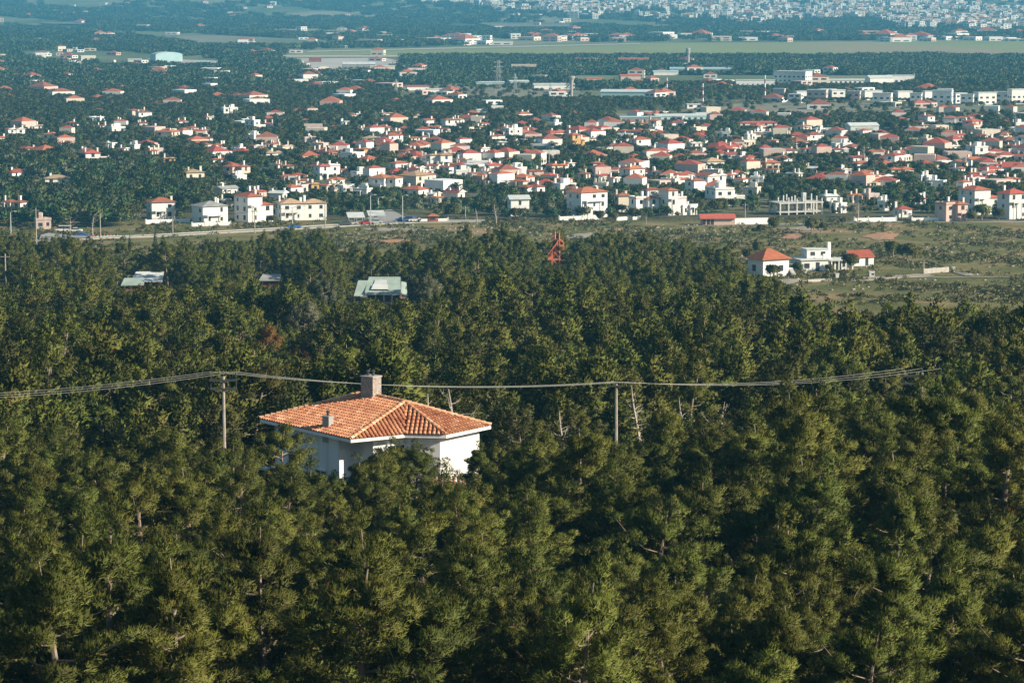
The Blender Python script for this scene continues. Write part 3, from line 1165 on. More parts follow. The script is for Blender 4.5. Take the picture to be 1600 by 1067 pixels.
T1 = wood_pole(349, 588, 700, 214, 42, 'tall grey pole with double dark crossarms standing left of the villa', 2)
T2 = wood_pole(963, 600, 680, 226, 26, 'slim pale pole with a single crossarm right of the villa', 1)
T3 = wood_pole(1441, 582, 590, 240, 62, 'pole with wide dark crossarms half hidden in pines at right', 2)
T0 = [at(-330, 620 + 3 * i, 204) for i in range(3)]
spans = [([T0[i], T1[i], T2[i], T3[i]]) for i in range(3)]
for i, sp_ in enumerate(spans):
    mb = MB()
    pts = []
    for a, b in zip(sp_, sp_[1:]):
        sag = (b - a).length * 0.021 + 0.05 * i
        for k in range(25):
            s = k / 24
            p = a.lerp(b, s)
            p.z -= 4 * sag * s * (1 - s)
            if k or not pts:
                pts.append(p)
    mb.tube(pts, 0.0115, n=4)
    tag(mb.build('power_line', WIREM), ['rearmost wire of the power line strung over the pines, left insulator of each pole', 'middle wire of the power line strung over the pines',
                                         'right-hand wire of the power line strung over the pines, right insulator of each pole'][i], 'power line', 'wires of the power line')
# ------------------------------------------------------------------ buildings
CLEAR = []          # (x0, x1, lowest photograph row trees in front may reach up to, distance) : views kept open
FOOT = []           # footprints (x, y, radius)


def keep(x0, x1, ytop, D):
    CLEAR.append((x0, x1, ytop, D))


def hip(mb, cx, cy_, w, d, z, h, ov=0.6, mi=0, gable=False):
    """roof solid over a rectangle centred cx,cy"""
    x0, x1, y0, y1 = cx - w / 2 - ov, cx + w / 2 + ov, cy_ - d / 2 - ov, cy_ + d / 2 + ov
    b = len(mb.v)
    if w >= d:
        k = (y1 - y0) / 2 if not gable else 0.0
        r0, r1 = (x0 + k, (y0 + y1) / 2, z + h), (x1 - k, (y0 + y1) / 2, z + h)
        if r0[0] > r1[0] - 0.01:
            r0 = ((x0 + x1) / 2 - 0.02, r0[1], r0[2])
            r1 = ((x0 + x1) / 2 + 0.02, r1[1], r1[2])
        mb.v += [(x0, y0, z), (x1, y0, z), (x1, y1, z), (x0, y1, z), r0, r1]
        fs = [(0, 1, 5, 4), (1, 2, 5), (2, 3, 4, 5), (3, 0, 4), (3, 2, 1, 0)]
    else:
        k = (x1 - x0) / 2 if not gable else 0.0
        r0, r1 = ((x0 + x1) / 2, y0 + k, z + h), ((x0 + x1) / 2, y1 - k, z + h)
        if r0[1] > r1[1] - 0.01:
            r0 = (r0[0], (y0 + y1) / 2 - 0.02, r0[2])
            r1 = (r1[0], (y0 + y1) / 2 + 0.02, r1[2])
        mb.v += [(x0, y0, z), (x1, y0, z), (x1, y1, z), (x0, y1, z), r0, r1]
        fs = [(0, 1, 4), (1, 2, 5, 4), (2, 3, 5), (3, 0, 4, 5), (3, 2, 1, 0)]
    for f in fs:
        mb.f.append(tuple(b + i for i in f))
        mb.m.append(1 if gable and len(f) == 3 else mi)


ROOFS = {'red': RED, 'orange': ORANGE, 'brown': BROWNR, 'beige': BEIGER, 'grey': GREYR, 'white': WHITER}
WALLS = {'white': HWHITE, 'cream': CREAM, 'pink': PINK, 'ochre': OCHRE, 'grey': GREYW}
HOUSES = []
SHARED = {}


def house(px, py, wpx, kind='hip', roofc='red', wallc='white', floors=None, rot=None, label=None, seed=None, detail=None, depth=None, cat='house', name=None, pos=None, chim=None, wing=None):
    """a dwelling whose base stands at the photograph point, about wpx wide; parts: wall, roof (> chimney), window, balcony"""
    g = pos or gpt(px, py)
    D = g.y
    sd = seed if seed is not None else int(px * 7 + py * 13)
    rnd = random.Random(sd)
    if rot is None:
        rot = rnd.choice([rnd.uniform(0.25, 0.8), rnd.uniform(0.3, 1.0), rnd.uniform(-0.7, -0.2)])
    W = wpx / ppm(D)
    if D > 1120:
        W *= 0.88
    W = max(6.0, W)
    if detail is None:
        detail = D < 1130
    floors = floors or (2 if rnd.random() < 0.6 else 1)
    if label is None and floors * 2.8 > 0.55 * W:
        floors = max(1, int(0.55 * W / 2.8))
    asp = depth or rnd.uniform(0.65, 0.95)
    w = W / (abs(math.cos(rot)) + asp * abs(math.sin(rot)))
    d = w * asp
    if wing is None:
        wing = W > 16 or rnd.random() < 0.6
    fh = 2.9 if detail else 2.75
    H = floors * fh
    cyw = g.y + (abs(math.sin(rot)) * w + abs(math.cos(rot)) * d) / 2
    z0 = gz(g.x, cyw)
    root = obj(name or 'house', None, None, (g.x, cyw, z0), rot)
    wm, rm = WALLS[wallc], ROOFS[roofc]
    vols = []
    if wing:
        a = rnd.uniform(0.5, 0.65)
        sgn = rnd.choice((-1, 1))
        vols.append((sgn * w * (1 - a) / 2, 0, w * a, d, H))
        h2 = max(1, floors - rnd.choice((0, 1))) * fh
        vols.append((-sgn * w * a / 2, rnd.choice((-1, 1)) * d * 0.12, w * (1 - a), d * rnd.uniform(0.62, 0.8), h2 - 0.05))
    else:
        vols.append((0, 0, w, d, H))
    wb_ = MB()
    for (x, y, vw, vd, vh) in vols:
        wb_.box(x - vw / 2, x + vw / 2, y - vd / 2, y + vd / 2, -1.5, vh, bottom=False)
    rf = MB()
    rh_ = min(vols[0][2], vols[0][3]) * rnd.uniform(0.17, 0.23)
    for i, (x, y, vw, vd, vh) in enumerate(vols):
        if kind == 'flat' or (kind == 'mixed' and i):
            rf.box(x - vw / 2 - 0.12, x + vw / 2 + 0.12, y - vd / 2 - 0.12, y + vd / 2 + 0.12, vh + 0.003, vh + 0.22)
            # parapet
            for bx in ((x - vw / 2 - 0.1, x + vw / 2 + 0.1, y - vd / 2 - 0.1, y - vd / 2 + 0.08), (x - vw / 2 - 0.1, x + vw / 2 + 0.1, y + vd / 2 - 0.08, y + vd / 2 + 0.1),
                       (x - vw / 2 - 0.1, x - vw / 2 + 0.08, y - vd / 2 + 0.08, y + vd / 2 - 0.08), (x + vw / 2 - 0.08, x + vw / 2 + 0.1, y - vd / 2 + 0.08, y + vd / 2 - 0.08)):
                wb_.box(bx[0], bx[1], bx[2], bx[3], vh + 0.224, vh + 0.75)
            if i == 0 and rnd.random() < 0.7:
                wb_.box(x - vw * 0.1, x + vw * 0.28, y - vd * 0.1, y + vd * 0.3, vh + 0.224, vh + 2.4)
        else:
            r2 = min(vw, vd) * rh_ / min(vols[0][2], vols[0][3])
            hip(rf, x, y, vw, vd, vh + 0.004, r2, mi=0, gable=(kind == 'gable'))
    # veranda roof slab on posts, towards the light
    bal = MB()
    x, y, vw, vd, vh = vols[0]
    side = rnd.choice((0, 1))
    if floors > 1 or rnd.random() < 0.4:
        zb = fh * (floors - 1) if floors > 1 else fh * 0.92
        bx0, bx1 = x - vw * 0.38, x + vw * rnd.uniform(0.0, 0.38)
        bal.box(bx0, bx1, y - vd / 2 - 1.4, y - vd / 2 - 0.004, zb - 0.18, zb)
        for q in (bx0 + 0.12, bx1 - 0.12):
            bal.box(q - 0.12, q + 0.12, y - vd / 2 - 1.38, y - vd / 2 - 1.14, -0.5, zb - 0.182)
        if floors > 1:
            bal.box(bx0, bx1, y - vd / 2 - 1.4, y - vd / 2 - 1.32, zb + 0.003, zb + 0.85)
    # windows
    wins = []
    for i, (x, y, vw, vd, vh) in enumerate(vols):
        nf_ = int(round(vh / fh))
        for fl in range(nf_):
            z = fl * fh + 0.95
            for (ax, lw, off, other) in (('x', vw, y - vd / 2, x), ('y', vd, x + vw / 2, y), ('Y', vd, x - vw / 2, y), ('X', vw, y + vd / 2, x)):
                k = max(1, int(lw / 3.6))
                if ax == 'X' or (i and ax == 'Y' and len(vols) > 1 and vols[0][0] < vols[1][0]) or (i == 0 and len(vols) > 1 and ((ax == 'y' and vols[1][0] > vols[0][0]) or (ax == 'Y' and vols[1][0] < vols[0][0]))):
                    continue
                for j in range(k):
                    if rnd.random() < 0.2:
                        continue
                    c = other + (j + 0.5 - k / 2) * lw / k
                    wins.append((ax, c, off, z, rnd.choice((0.9, 1.1, 1.4)), rnd.choice((1.2, 1.2, 1.5))))
    if not detail:
        wm_ = MB()
        for (ax, c, off, z, ww, wh) in wins:
            add_win(wb_, ax, c, off, z, ww, wh, 1)
        wb_.build('wall', [wm, GLASS], root)
    else:
        wb_.build('wall', [wm], root)
        for (ax, c, off, z, ww, wh) in wins:
            m_ = MB()
            add_win(m_, ax, c, off, z, ww, wh, 0, frame=True)
            m_.build('window', [GLASS, WHITE], root)
    ro = rf.build('roof', [rm if kind != 'flat' else ROOFS['white' if roofc not in ('grey',) else 'grey'], wm], root)
    nch = chim if chim is not None else rnd.choice((1, 1, 2, 2, 3))
    for i in range(nch):
        x, y, vw, vd, vh = rnd.choice(vols)
        sx = rnd.choice((-0.42, -0.25, 0.25, 0.42)) * vw
        sy = rnd.uniform(-0.3, 0.35) * vd
        hh = vh + rh_ * 0.4 + rnd.uniform(0.9, 1.9)
        c = MB()
        s = rnd.uniform(0.28, 0.42)
        c.box(x + sx - s, x + sx + s, y + sy - s, y + sy + s, vh - 0.3, hh)
        c.box(x + sx - s - 0.07, x + sx + s + 0.07, y + sy - s - 0.07, y + sy + s + 0.07, hh + 0.003, hh + 0.14)
        c.build('chimney', WALLS['white' if wallc != 'cream' else 'cream'], ro)
    if bal.v:
        bal.build('balcony' if floors > 1 else 'veranda', wm, root)
    HOUSES.append(dict(o=root, x=g.x, y=cyw, px=px, kind=kind, roof=roofc, wall=wallc, floors=floors, label=label, cat=cat, D=D))
    FOOT.append((g.x, cyw, max(w, d) * 0.62 + 1.0))
    hpx = (H + rh_ * 0.3) * ppm(D)
    keep(px - wpx * 0.46, px + wpx * 0.46, py - hpx * (0.50 if D < 1120 else rnd.uniform(0.40, 0.75)), D)
    return root


def add_win(m_, ax, c, off, z, ww, wh, mi, frame=False):
    o_ = 0.03
    if ax in 'xX':
        s = -1 if ax == 'x' else 1
        y_ = off + s * o_
        pts = [(c - ww / 2, y_, z), (c + ww / 2, y_, z), (c + ww / 2, y_, z + wh), (c - ww / 2, y_, z + wh)]
        if s > 0:
            pts.reverse()
        m_.poly(pts, mi)
        if frame:
            m_.box(c - ww / 2 - 0.08, c + ww / 2 + 0.08, min(off, off + s * 0.12), max(off, off + s * 0.12), z - 0.1, z - 0.003, 1)
    else:
        s = 1 if ax == 'y' else -1
        x_ = off + s * o_
        pts = [(x_, c - ww / 2, z), (x_, c + ww / 2, z), (x_, c + ww / 2, z + wh), (x_, c - ww / 2, z + wh)]
        if s < 0:
            pts.reverse()
        m_.poly(pts, mi)
        if frame:
            m_.box(min(off, off + s * 0.12), max(off, off + s * 0.12), c - ww / 2 - 0.08, c + ww / 2 + 0.08, z - 0.1, z - 0.003, 1)


# the front row along the road and other houses one can point to
house(249, 343, 47, 'hip', 'red', 'white', 2, rot=0.40, label='white two-storey house with bright red hip roof, leftmost of the four beside the road', chim=1, wing=False, depth=0.8)
house(325, 350, 58, 'hip', 'grey', 'white', 2, rot=0.55, label='white house with grey roof by the road, between two red-roofed houses', chim=2, wing=False)
house(394, 348, 62, 'hip', 'red', 'white', 3, rot=0.62, label='three-storey white apartment house with red roof and small windows beside the road', chim=2, wing=True)
house(468, 345, 82, 'hip', 'beige', 'white', 2, rot=0.32, label='wide white house with beige hip roofs, rightmost of the four beside the road', chim=4, wing=True, depth=0.55)
house(918, 341, 64, 'hip', 'red', 'white', 3, rot=0.62, label='large white three-storey villa with red hip roof at the centre of the front row', chim=4, wing=False)
house(889, 320, 34, 'hip', 'red', 'cream', 2, rot=0.5, label='red hip-roofed house just behind the large white villa', chim=1)
house(148, 259, 60, 'mixed', 'red', 'white', 2, rot=0.35, label='big bright white villa with wings and red roof among trees at upper left', chim=3, wing=True)
house(810, 338, 34, 'gable', 'white', 'white', 2, rot=0.2, label='pale gabled house in shade among trees left of the large red-roofed villa', chim=0, wing=False)
house(973, 332, 26, 'mixed', 'brown', 'cream', 2, label='narrow cream house with brick-red lean-to beside the front villa', rot=0.35)
house(1007, 337, 48, 'mixed', 'red', 'white', 2, label='white cubic house with small red roof, just right of the cream house', rot=0.55)
house(1052, 337, 44, 'mixed', 'red', 'white', 3, label='tall white house with red roof and dark openings in the front row', rot=0.5)
house(1135, 322, 62, 'flat', 'grey', 'white', 2, label='long pale flat-roofed block above the red-roofed shed', rot=0.35)
house(1412, 340, 26, 'hip', 'red', 'white', 1, label='little house with steep red pyramid roof beside the right-hand road', rot=0.3, wing=False, chim=1, depth=0.95)
house(1490, 347, 50, 'mixed', 'red', 'pink', 2, label='grey-pink house with red roofs facing the road at right', rot=0.55, wing=True)
house(1536, 336, 66, 'hip', 'red', 'white', 3, label='row of white three-storey houses with red roofs behind a dark pine', rot=0.45, wing=True, chim=2)
house(1585, 343, 46, 'hip', 'red', 'white', 3, label='tall white house with red roof at the right edge by the road', rot=0.5, wing=False, chim=1)
house(300, 293, 42, 'hip', 'beige', 'cream', 2, label='cream house with flat beige hip roof and two chimneys among trees', rot=0.4, wing=False, chim=2)
house(86, 290, 48, 'hip', 'beige', 'white', 1, label='low house with broad beige hip roof among trees at left', rot=0.2, wing=False)
house(901, 238, 36, 'hip', 'orange', 'ochre', 3, label='tall ochre-yellow house with orange roof among dark trees', rot=0.5, chim=3)
house(1185, 200, 68, 'hip', 'red', 'white', 1, label='very long low white building with red roof', rot=0.12, depth=0.22, wing=False, chim=0)
house(1536, 250, 50, 'flat', 'white', 'white', 2, label='large white flat-roofed modern complex at right', rot=0.4, wing=True)

HL = """22 279 46 h r w 1|20 328 40 h r w 1|97 232 20 h r w 1|45 240 42 h r c 1|132 243 32 h n w 1|151 191 34 f w w 1|188 196 26 h r w 2|158 203 20 h o w 1|180 207 32 f w w 1|236 206 22 h r w 1|222 199 16 h r w 1|
237 244 24 h o c 1|263 256 26 h o o 2|193 240 18 h r w 1|173 233 12 f w w 1|208 236 22 f g w 1|356 183 34 f w w 2|383 195 24 g w w 1|418 200 18 h o w 1|281 196 24 h r w 2|298 207 24 h r w 1|316 211 14 h n w 1|
398 220 42 f w w 1|425 233 30 h o c 1|446 236 30 h n c 1|371 241 26 f w w 2|344 240 22 g w w 1|498 243 32 h n c 1|342 258 34 h r w 1|430 266 24 h n c 2|448 268 24 h o c 1|496 268 26 h r w 1|520 270 22 h r w 2|
372 286 28 f g w 1|448 285 28 h r c 1|470 293 16 g r w 1|486 298 22 g r o 1|514 300 28 g o c 2|352 306 38 g g w 1|350 324 22 h g c 2|402 311 34 h r p 2|434 313 28 g w w 2|569 208 28 h o c 1|598 207 34 h n w 1|
620 213 16 h r p 1|538 197 18 g w w 1|678 205 26 h r p 2|694 208 20 h r w 2|645 223 24 h o c 1|664 221 20 h n w 1|753 240 33 h n w 1|757 199 18 h r w 1|792 206 26 h r w 2|783 230 24 g w w 2|535 228 12 h g c 1|
592 234 34 h o w 1|565 241 32 h o o 1|550 249 44 f w w 1|662 254 34 h n w 2|701 243 16 g w w 1|622 264 36 h r w 1|640 268 20 h r c 1|676 268 24 h r w 2|697 270 26 h n w 1|771 267 30 g r w 2|722 277 30 f r w 1|
742 280 20 h n w 1|758 278 18 g n w 1|537 275 18 h r w 2|562 280 34 f g w 1|606 287 42 h o c 1|644 285 32 g o w 2|545 303 36 f w w 2|566 308 30 f g w 1|648 307 42 h r w 1|676 314 22 g w w 1|710 312 32 g r w 1|
762 292 30 h r c 1|786 292 28 h o w 1|684 320 20 h o c 1|818 214 36 h r w 1|869 200 22 f w w 1|895 207 22 h r w 1|929 206 22 h r w 1|981 212 34 h r w 1|974 220 18 f w w 1|995 226 22 h r w 1|
1008 230 20 h r c 1|1027 207 20 f w w 1|966 236 28 h o w 1|1031 239 34 f w w 1|1057 236 16 h r w 1|817 287 42 h r w 3|812 294 30 h r c 1|864 284 44 h r w 2|880 290 34 h r c 1|890 264 16 h r w 1|932 264 28 h n c 1|
915 281 24 h n c 1|940 284 24 h r w 1|960 288 20 h r w 2|970 274 32 h o c 1|1004 277 34 h r w 1|1030 278 30 h r w 1|1050 292 38 f o c 1|940 298 20 f n c 1|1003 290 20 h r c 1|1018 308 28 h r w 2|1285 211 33 f w w 2|
1172 219 16 f w w 1|1187 211 16 f w w 2|1208 227 20 h o w 2|1246 219 40 h r c 1|1131 215 32 f w w 1|1086 231 30 h n w 1|1128 233 20 h r w 1|1095 248 32 f g w 1|1143 250 26 h r w 1|1161 254 18 f g w 2|
1192 248 26 h r p 2|1231 243 36 h r w 1|1268 241 40 h o c 1|1313 241 32 h r w 1|1207 274 28 h n c 1|1242 281 30 g w c 2|1267 272 20 g w c 1|1320 274 26 h r w 2|1064 290 14 h o w 2|1092 305 42 h r w 2|
1137 283 16 h o w 1|1158 290 24 h o w 1|1184 288 22 f o w 1|1176 306 28 f o c 2|1074 335 34 f w w 3|1297 318 20 g w w 2|1311 332 18 f w w 2|1446 196 38 h r w 2|1428 209 18 h r w 2|1494 199 46 h r w 2|
1487 212 16 h r w 2|1500 218 18 h r p 2|1490 221 18 h r c 2|1522 212 18 h r w 2|1536 219 18 h r p 2|1551 224 22 h r w 2|1566 212 20 f r c 2|1572 222 22 f w c 2|1452 226 34 f w c 1|1382 246 30 h o c 2|1408 246 28 h r c 2|
1348 264 38 h r w 2|1404 262 46 h r w 2|1464 256 34 h r w 3|1407 274 50 h o c 1|1585 236 30 h r p 1|1574 249 30 h r p 2|1596 252 24 h r w 2|1446 286 20 f w w 1|1466 295 34 f w w 1|1522 280 28 h r w 2|1546 279 28 h r w 1|
1562 267 20 h r w 1|1508 295 26 h o w 2|1528 290 12 f w w 2|1580 289 36 h r w 1|1338 316 26 h o c 1|1362 316 24 f o p 2|1382 328 14 f w w 2|1434 322 28 h o w 1|700 250 16 h r c 1|65 357 24 f g p 1"""
KD = {'h': 'hip', 'f': 'flat', 'g': 'gable'}
RC = {'r': 'red', 'o': 'orange', 'n': 'brown', 'g': 'grey', 'w': 'white', 'b': 'beige'}
WC = {'w': 'white', 'c': 'cream', 'p': 'pink', 'o': 'ochre', 'g': 'grey'}
for rec in HL.replace('\n', '').split('|'):
    a_ = rec.split()
    kd_ = 'gable' if a_[3] == 'h' and float(a_[2]) < 34 and (int(float(a_[0])) * 7) % 10 < 4 else KD[a_[3]]
    house(float(a_[0]), float(a_[1]) + 1.5, float(a_[2]), kd_, RC[a_[4]], WC[a_[5]], int(a_[6]))

# more houses of the same streets, filling the quarters between them
rnd = random.Random(5)
tries = 0
while len(HOUSES) < 300 and tries < 6000:
    tries += 1
    py = rnd.uniform(184, 306)
    px = rnd.uniform(-25, 1625)
    if px < 330 and py > 262 or px < 40 and rnd.random() < 0.5:
        continue
    if 800 < px < 1200 and 240 < py < 262 or 1340 < px < 1440 and 212 < py < 240 or 1290 < px < 1420 and py < 222:
        continue
    if px < 520 and rnd.random() < 0.6:
        continue
    if py < 200 and 1000 < px < 1450 or py < 196 and px > 1000:
        continue
    g = gpt(px, py)
    if any((g.x - q[0]) ** 2 + (g.y + 6 - q[1]) ** 2 < (q[2] + 8.5) ** 2 for q in FOOT):
        continue
    w_ = rnd.uniform(8, 13.5) * ppm(g.y)
    house(px, py, w_, rnd.choice(['hip'] * 4 + ['flat', 'flat', 'gable', 'gable', 'gable', 'mixed']), rnd.choice(['red', 'red', 'red', 'orange', 'orange', 'brown', 'brown', 'beige']),
          rnd.choice(['white'] * 5 + ['cream', 'cream', 'pink']), rnd.choice((1, 1, 2, 2)), seed=tries, chim=rnd.choice((1, 1, 2)))

# each house is told apart by its row back from the road and its place in that row
rows = {}
edges_ = [0, 960, 1010, 1070, 1140, 1220, 1320, 1430, 1560, 1700, 9999]
for h in HOUSES:
    if h['label'] is None:
        k = sum(1 for e in edges_[1:] if h['D'] > e)
        rows.setdefault(k, []).append(h)
for k, r in enumerate(sorted(rows)):
    for i, h in enumerate(sorted(rows[r], key=lambda q: q['px'])):
        rt = {'hip': 'hip-roofed', 'gable': 'gabled', 'flat': 'flat-roofed', 'mixed': 'part-flat-roofed'}[h['kind']]
        rc = '' if h['kind'] == 'flat' else h['roof'] + ' '
        h['label'] = f"{h['wall']} {rc}{rt} house, {ordinal(i)} from left in {ordinal(k)} row behind the road"
for h in HOUSES:
    tag(h['o'], h['label'], h['cat'], 'houses of the suburb beyond the road')

# ------------------------------------------------------------------ concrete skeleton of an unfinished house
g = gpt(1246, 336)
sk = thing('unfinished_building', 'bare concrete frame of an unfinished building with open columns, right of centre', 'building', (g.x, g.y + 6, gz(g.x, g.y + 6)), 0.35)
FOOT.append((g.x, g.y + 6, 13))
keep(1205, 1290, 329, g.y)
for z in (1.2, 4.3):
    m_ = MB()
    m_.box(-8.5, 8.5, -4.5, 4.5, z - 0.35, z)
    m_.build('slab', PALEC, sk)
for i, x in enumerate((-8, -4.8, -1.6, 1.6, 4.8, 8)):
    for y in (-4.2, 0, 4.2):
        m_ = MB()
        m_.box(x - 0.22, x + 0.22, y - 0.22, y + 0.22, -1, 0.846)
        m_.box(x - 0.22, x + 0.22, y - 0.22, y + 0.22, 1.204, 3.946)
        if (i * 3 + int(y)) % 4:
            m_.box(x - 0.2, x + 0.2, y - 0.2, y + 0.2, 4.304, 5.6 + ((i * 5 + int(y)) % 3) * 0.5)
        m_.build('column', PALEC, sk)
m_ = MB()
m_.box(2.2, 3.4, -1.2, 0.4, 1.204, 7.4)
m_.build('stair_tower', PALEC, sk)

# long shed with red tiled roof and the white yard wall beside it
g = gpt(1121, 352)
sh = thing('shed', 'long low shed with bright red tiled roof beside a white yard wall', 'shed', (g.x, g.y + 3, gz(g.x, g.y + 3)), 0.1)
m_ = MB()
m_.box(-5, 5.4, -2.5, 2.5, -1, 2.2)
m_.build('wall', PINK, sh)
m_ = MB()
hip(m_, 0, 0, 10.8, 5.6, 2.204, 1.4, gable=True)
m_.build('roof', [RED, PINK], sh)
for x in (-4.6, -3.2, -1.9):
    m_ = MB()
    m_.box(x - 0.5, x + 0.5, -2.55, -2.506, 0.2, 1.9)
    m_.build('door', GLASS, sh)
FOOT.append((g.x, g.y + 3, 7))
keep(1096, 1200, 350, g.y)
g0, g1 = gpt(1148, 351), gpt(1200, 350)
m_ = MB()
m_.beam((g0.x, g0.y, g0.z + 1.0), (g1.x, g1.y, g1.z + 1.0), 0.25, 2.2)
m_.beam((g0.x, g0.y, g0.z + 2.14), (g1.x, g1.y, g1.z + 2.14), 0.36, 0.07, 1)
tag(m_.build('yard_wall', [HWHITE, BROWNR]), 'white yard wall with brown coping right of the red-roofed shed', 'wall')
for i, (a, b, hgt, lb) in enumerate([((1335, 347.5), (1400, 346), 1.5, 'low white garden wall beside the right-hand road, by a leafless tree'),
                                     ((1425, 346), (1476, 345.5), 1.3, 'low pale garden wall between the pyramid-roofed house and pink house'),
                                     ((655, 346.5), (700, 345.5), 1.0, 'low pale roadside wall in front of the brown kiosk'),
                                     ((228, 350), (296, 348), 1.4, 'cream garden wall in front of the leftmost roadside house'),
                                     ((300, 354), (360, 352), 1.2, 'pale garden wall in front of the grey-roofed house'),
                                     ((874, 345), (940, 343), 1.5, 'white garden wall in front of the large red-roofed villa'),
                                     ((964, 345), (1000, 343), 1.3, 'white garden wall with gateway in front of the cream house')]):
    ga, gb = gpt(*a), gpt(*b)
    m_ = MB()
    m_.beam((ga.x, ga.y, ga.z + hgt / 2 - 0.1), (gb.x, gb.y, gb.z + hgt / 2 - 0.1), 0.25, hgt)
    n_ = int((gb - ga).length / 4)
    for k in range(n_ + 1):
        q = ga.lerp(gb, k / n_)
        m_.box(q.x - 0.22, q.x + 0.22, q.y - 0.22, q.y + 0.22, q.z - 0.2, q.z + hgt + 0.3)
    tag(m_.build('garden_wall', HWHITE), lb, 'wall')

# pale canopy roofs of the car park, the kiosk
for (x, y, w_, lb) in ((556, 349, 27, 'pale grey car park canopy at left of the kiosk, nearer the lamp post'), (588, 346, 27, 'pale grey car park canopy set behind the first one')):
    g = gpt(x, y)
    t = thing('canopy', lb, 'canopy', (g.x, g.y, gz(g.x, g.y)), 0.15, 'car park canopies')
    ww = w_ / ppm(g.y)
    m_ = MB()
    m_.poly([(-ww / 2, -3, 2.1), (ww / 2, -3, 2.1), (ww / 2, 4, 3.4), (-ww / 2, 4, 3.4)])
    m_.poly([(-ww / 2, 4, 3.3), (ww / 2, 4, 3.3), (ww / 2, -3, 2.0), (-ww / 2, -3, 2.0)])
    m_.build('roof', WHITER, t)
    for sx in (-0.45, 0, 0.45):
        for yy, zz in ((-2.8, 2.05), (3.8, 3.3)):
            m_ = MB()
            m_.box(sx * ww - 0.07, sx * ww + 0.07, yy - 0.07, yy + 0.07, 0, zz)
            m_.build('post', LAMPM, t)
    FOOT.append((g.x, g.y, 5))
    keep(x - w_ / 2, x + w_ / 2, y - 8, g.y)
g = gpt(676, 348)
t = thing('kiosk', 'small brown kiosk with orange roof at the roadside', 'kiosk', (g.x, g.y + 1.5, gz(g.x, g.y)), 0.2)
m_ = MB()
m_.box(-1.6, 1.6, -1.2, 1.2, 0, 2.1)
m_.build('wall', BROWNR, t)
m_ = MB()
hip(m_, 0, 0, 3.2, 2.4, 2.104, 0.8)
m_.build('roof', ORANGE, t)
m_ = MB()
m_.box(-1.2, 0.6, -1.26, -1.206, 0.9, 1.7)
m_.build('window', GLASS, t)
keep(668, 690, 346, g.y)

# ------------------------------------------------------------------ the houses in the scrub, right
def base_pt(px, py):
    g_ = gpt(px, py)
    return g_


g = base_pt(1203, 432)
t = thing('house', 'small white house with bright red pyramid roof and outside stairs, alone in the scrub', 'house', (g.x, g.y + 4.5, gz(g.x, g.y + 4.5)), 0.52)
S = 1 / ppm(g.y)
m_ = MB()
m_.box(-3.6, 3.6, -3.1, 3.1, -1.5, 4.0)
m_.build('wall', HWHITE, t)
m_ = MB()
hip(m_, 0, 0, 7.2, 6.2, 4.004, 2.3, ov=0.7)
m_.build('roof', RED, t)
for (ax, c, off, z, w_, h_) in (('x', -1.6, -3.1, 1.2, 1.3, 1.3), ('x', 1.4, -3.1, 1.2, 1.3, 1.4), ('y', -1.2, 3.6, 1.9, 1.2, 1.5), ('Y', 0.5, -3.6, 1.2, 1.4, 1.4)):
    m_ = MB()
    add_win(m_, ax, c, off, z, w_, h_, 0, True)
    m_.build('window', [GLASS, WHITE], t)
m_ = MB()
m_.box(3.604, 5.0, -2.8, 2.6, 1.5, 1.7)
for y in (-2.6, 2.4):
    m_.box(4.75, 4.95, y - 0.1, y + 0.1, -1, 1.496)
m_.beam((4.9, -2.8, 2.6), (4.9, 2.6, 2.6), 0.06)
m_.build('balcony', WHITE, t)
m_ = MB()
for k in range(8):
    m_.box(3.7, 4.8, -3.1 - 0.3 * k, -2.804 - 0.3 * k, 1.5 - 0.26 * (k + 1), 1.62 - 0.26 * k)
m_.build('stairs', CONC, t)
FOOT.append((g.x, g.y + 4.5, 7))
keep(1174, 1232, 428, g.y)
g = base_pt(1286, 424)
t = thing('house', 'sprawling white flat-roofed house with roof terrace room and tall chimney in the scrub', 'house', (g.x, g.y + 5, gz(g.x, g.y + 5)), 0.30)
m_ = MB()
m_.box(-6.4, 0.5, -3.2, 3.6, -1.5, 2.7)
m_.box(0.504, 6.0, -2.2, 3.0, -1.5, 2.4)
m_.box(-4.0, 1.6, -0.8, 2.8, 2.95, 5.0)
m_.build('wall', HWHITE, t)
m_ = MB()
m_.box(-6.8, 0.9, -3.6, 4.0, 2.704, 2.94)
m_.box(0.904, 7.2, -3.2, 3.3, 2.404, 2.6)
m_.box(-4.2, 1.8, -1.0, 3.0, 5.004, 5.2)
ro = m_.build('roof', WHITER, t)
m_ = MB()
m_.box(1.9, 2.7, 0.3, 1.1, 2.6, 6.6)
m_.build('chimney', HWHITE, ro)
m_ = MB()
m_.box(-0.5, 0.0, -2.6, -2.1, 2.944, 4.1)
m_.build('chimney', HWHITE, ro)
for (ax, c, off, z, w_, h_) in (('x', -5, -3.2, 0.8, 1.4, 1.2), ('x', -2.2, -3.2, 0.1, 1.0, 2.1), ('x', 1.9, -2.2, 0.1, 1.2, 2.0), ('x', 3.6, -2.2, 0.1, 1.2, 2.0), ('x', 5.2, -2.2, 0.8, 1.0, 1.2),
                                ('Y', 0, -6.4, 0.9, 1.4, 1.2), ('x', -2.5, -0.8, 3.6, 1.2, 0.9), ('x', 0.2, -0.8, 3.6, 1.2, 0.9)):
    m_ = MB()
    add_win(m_, ax, c, off, z, w_, h_, 0, True)
    m_.build('window', [GLASS, WHITE], t)
for x in (1.5, 3.4, 5.2, 7.0):
    m_ = MB()
    m_.box(x - 0.12, x + 0.12, -3.1, -2.86, -1, 2.4)
    m_.build('post', WHITE, t)
FOOT.append((g.x, g.y + 5, 9))
keep(1240, 1325, 420, g.y)
g = base_pt(1343, 416)
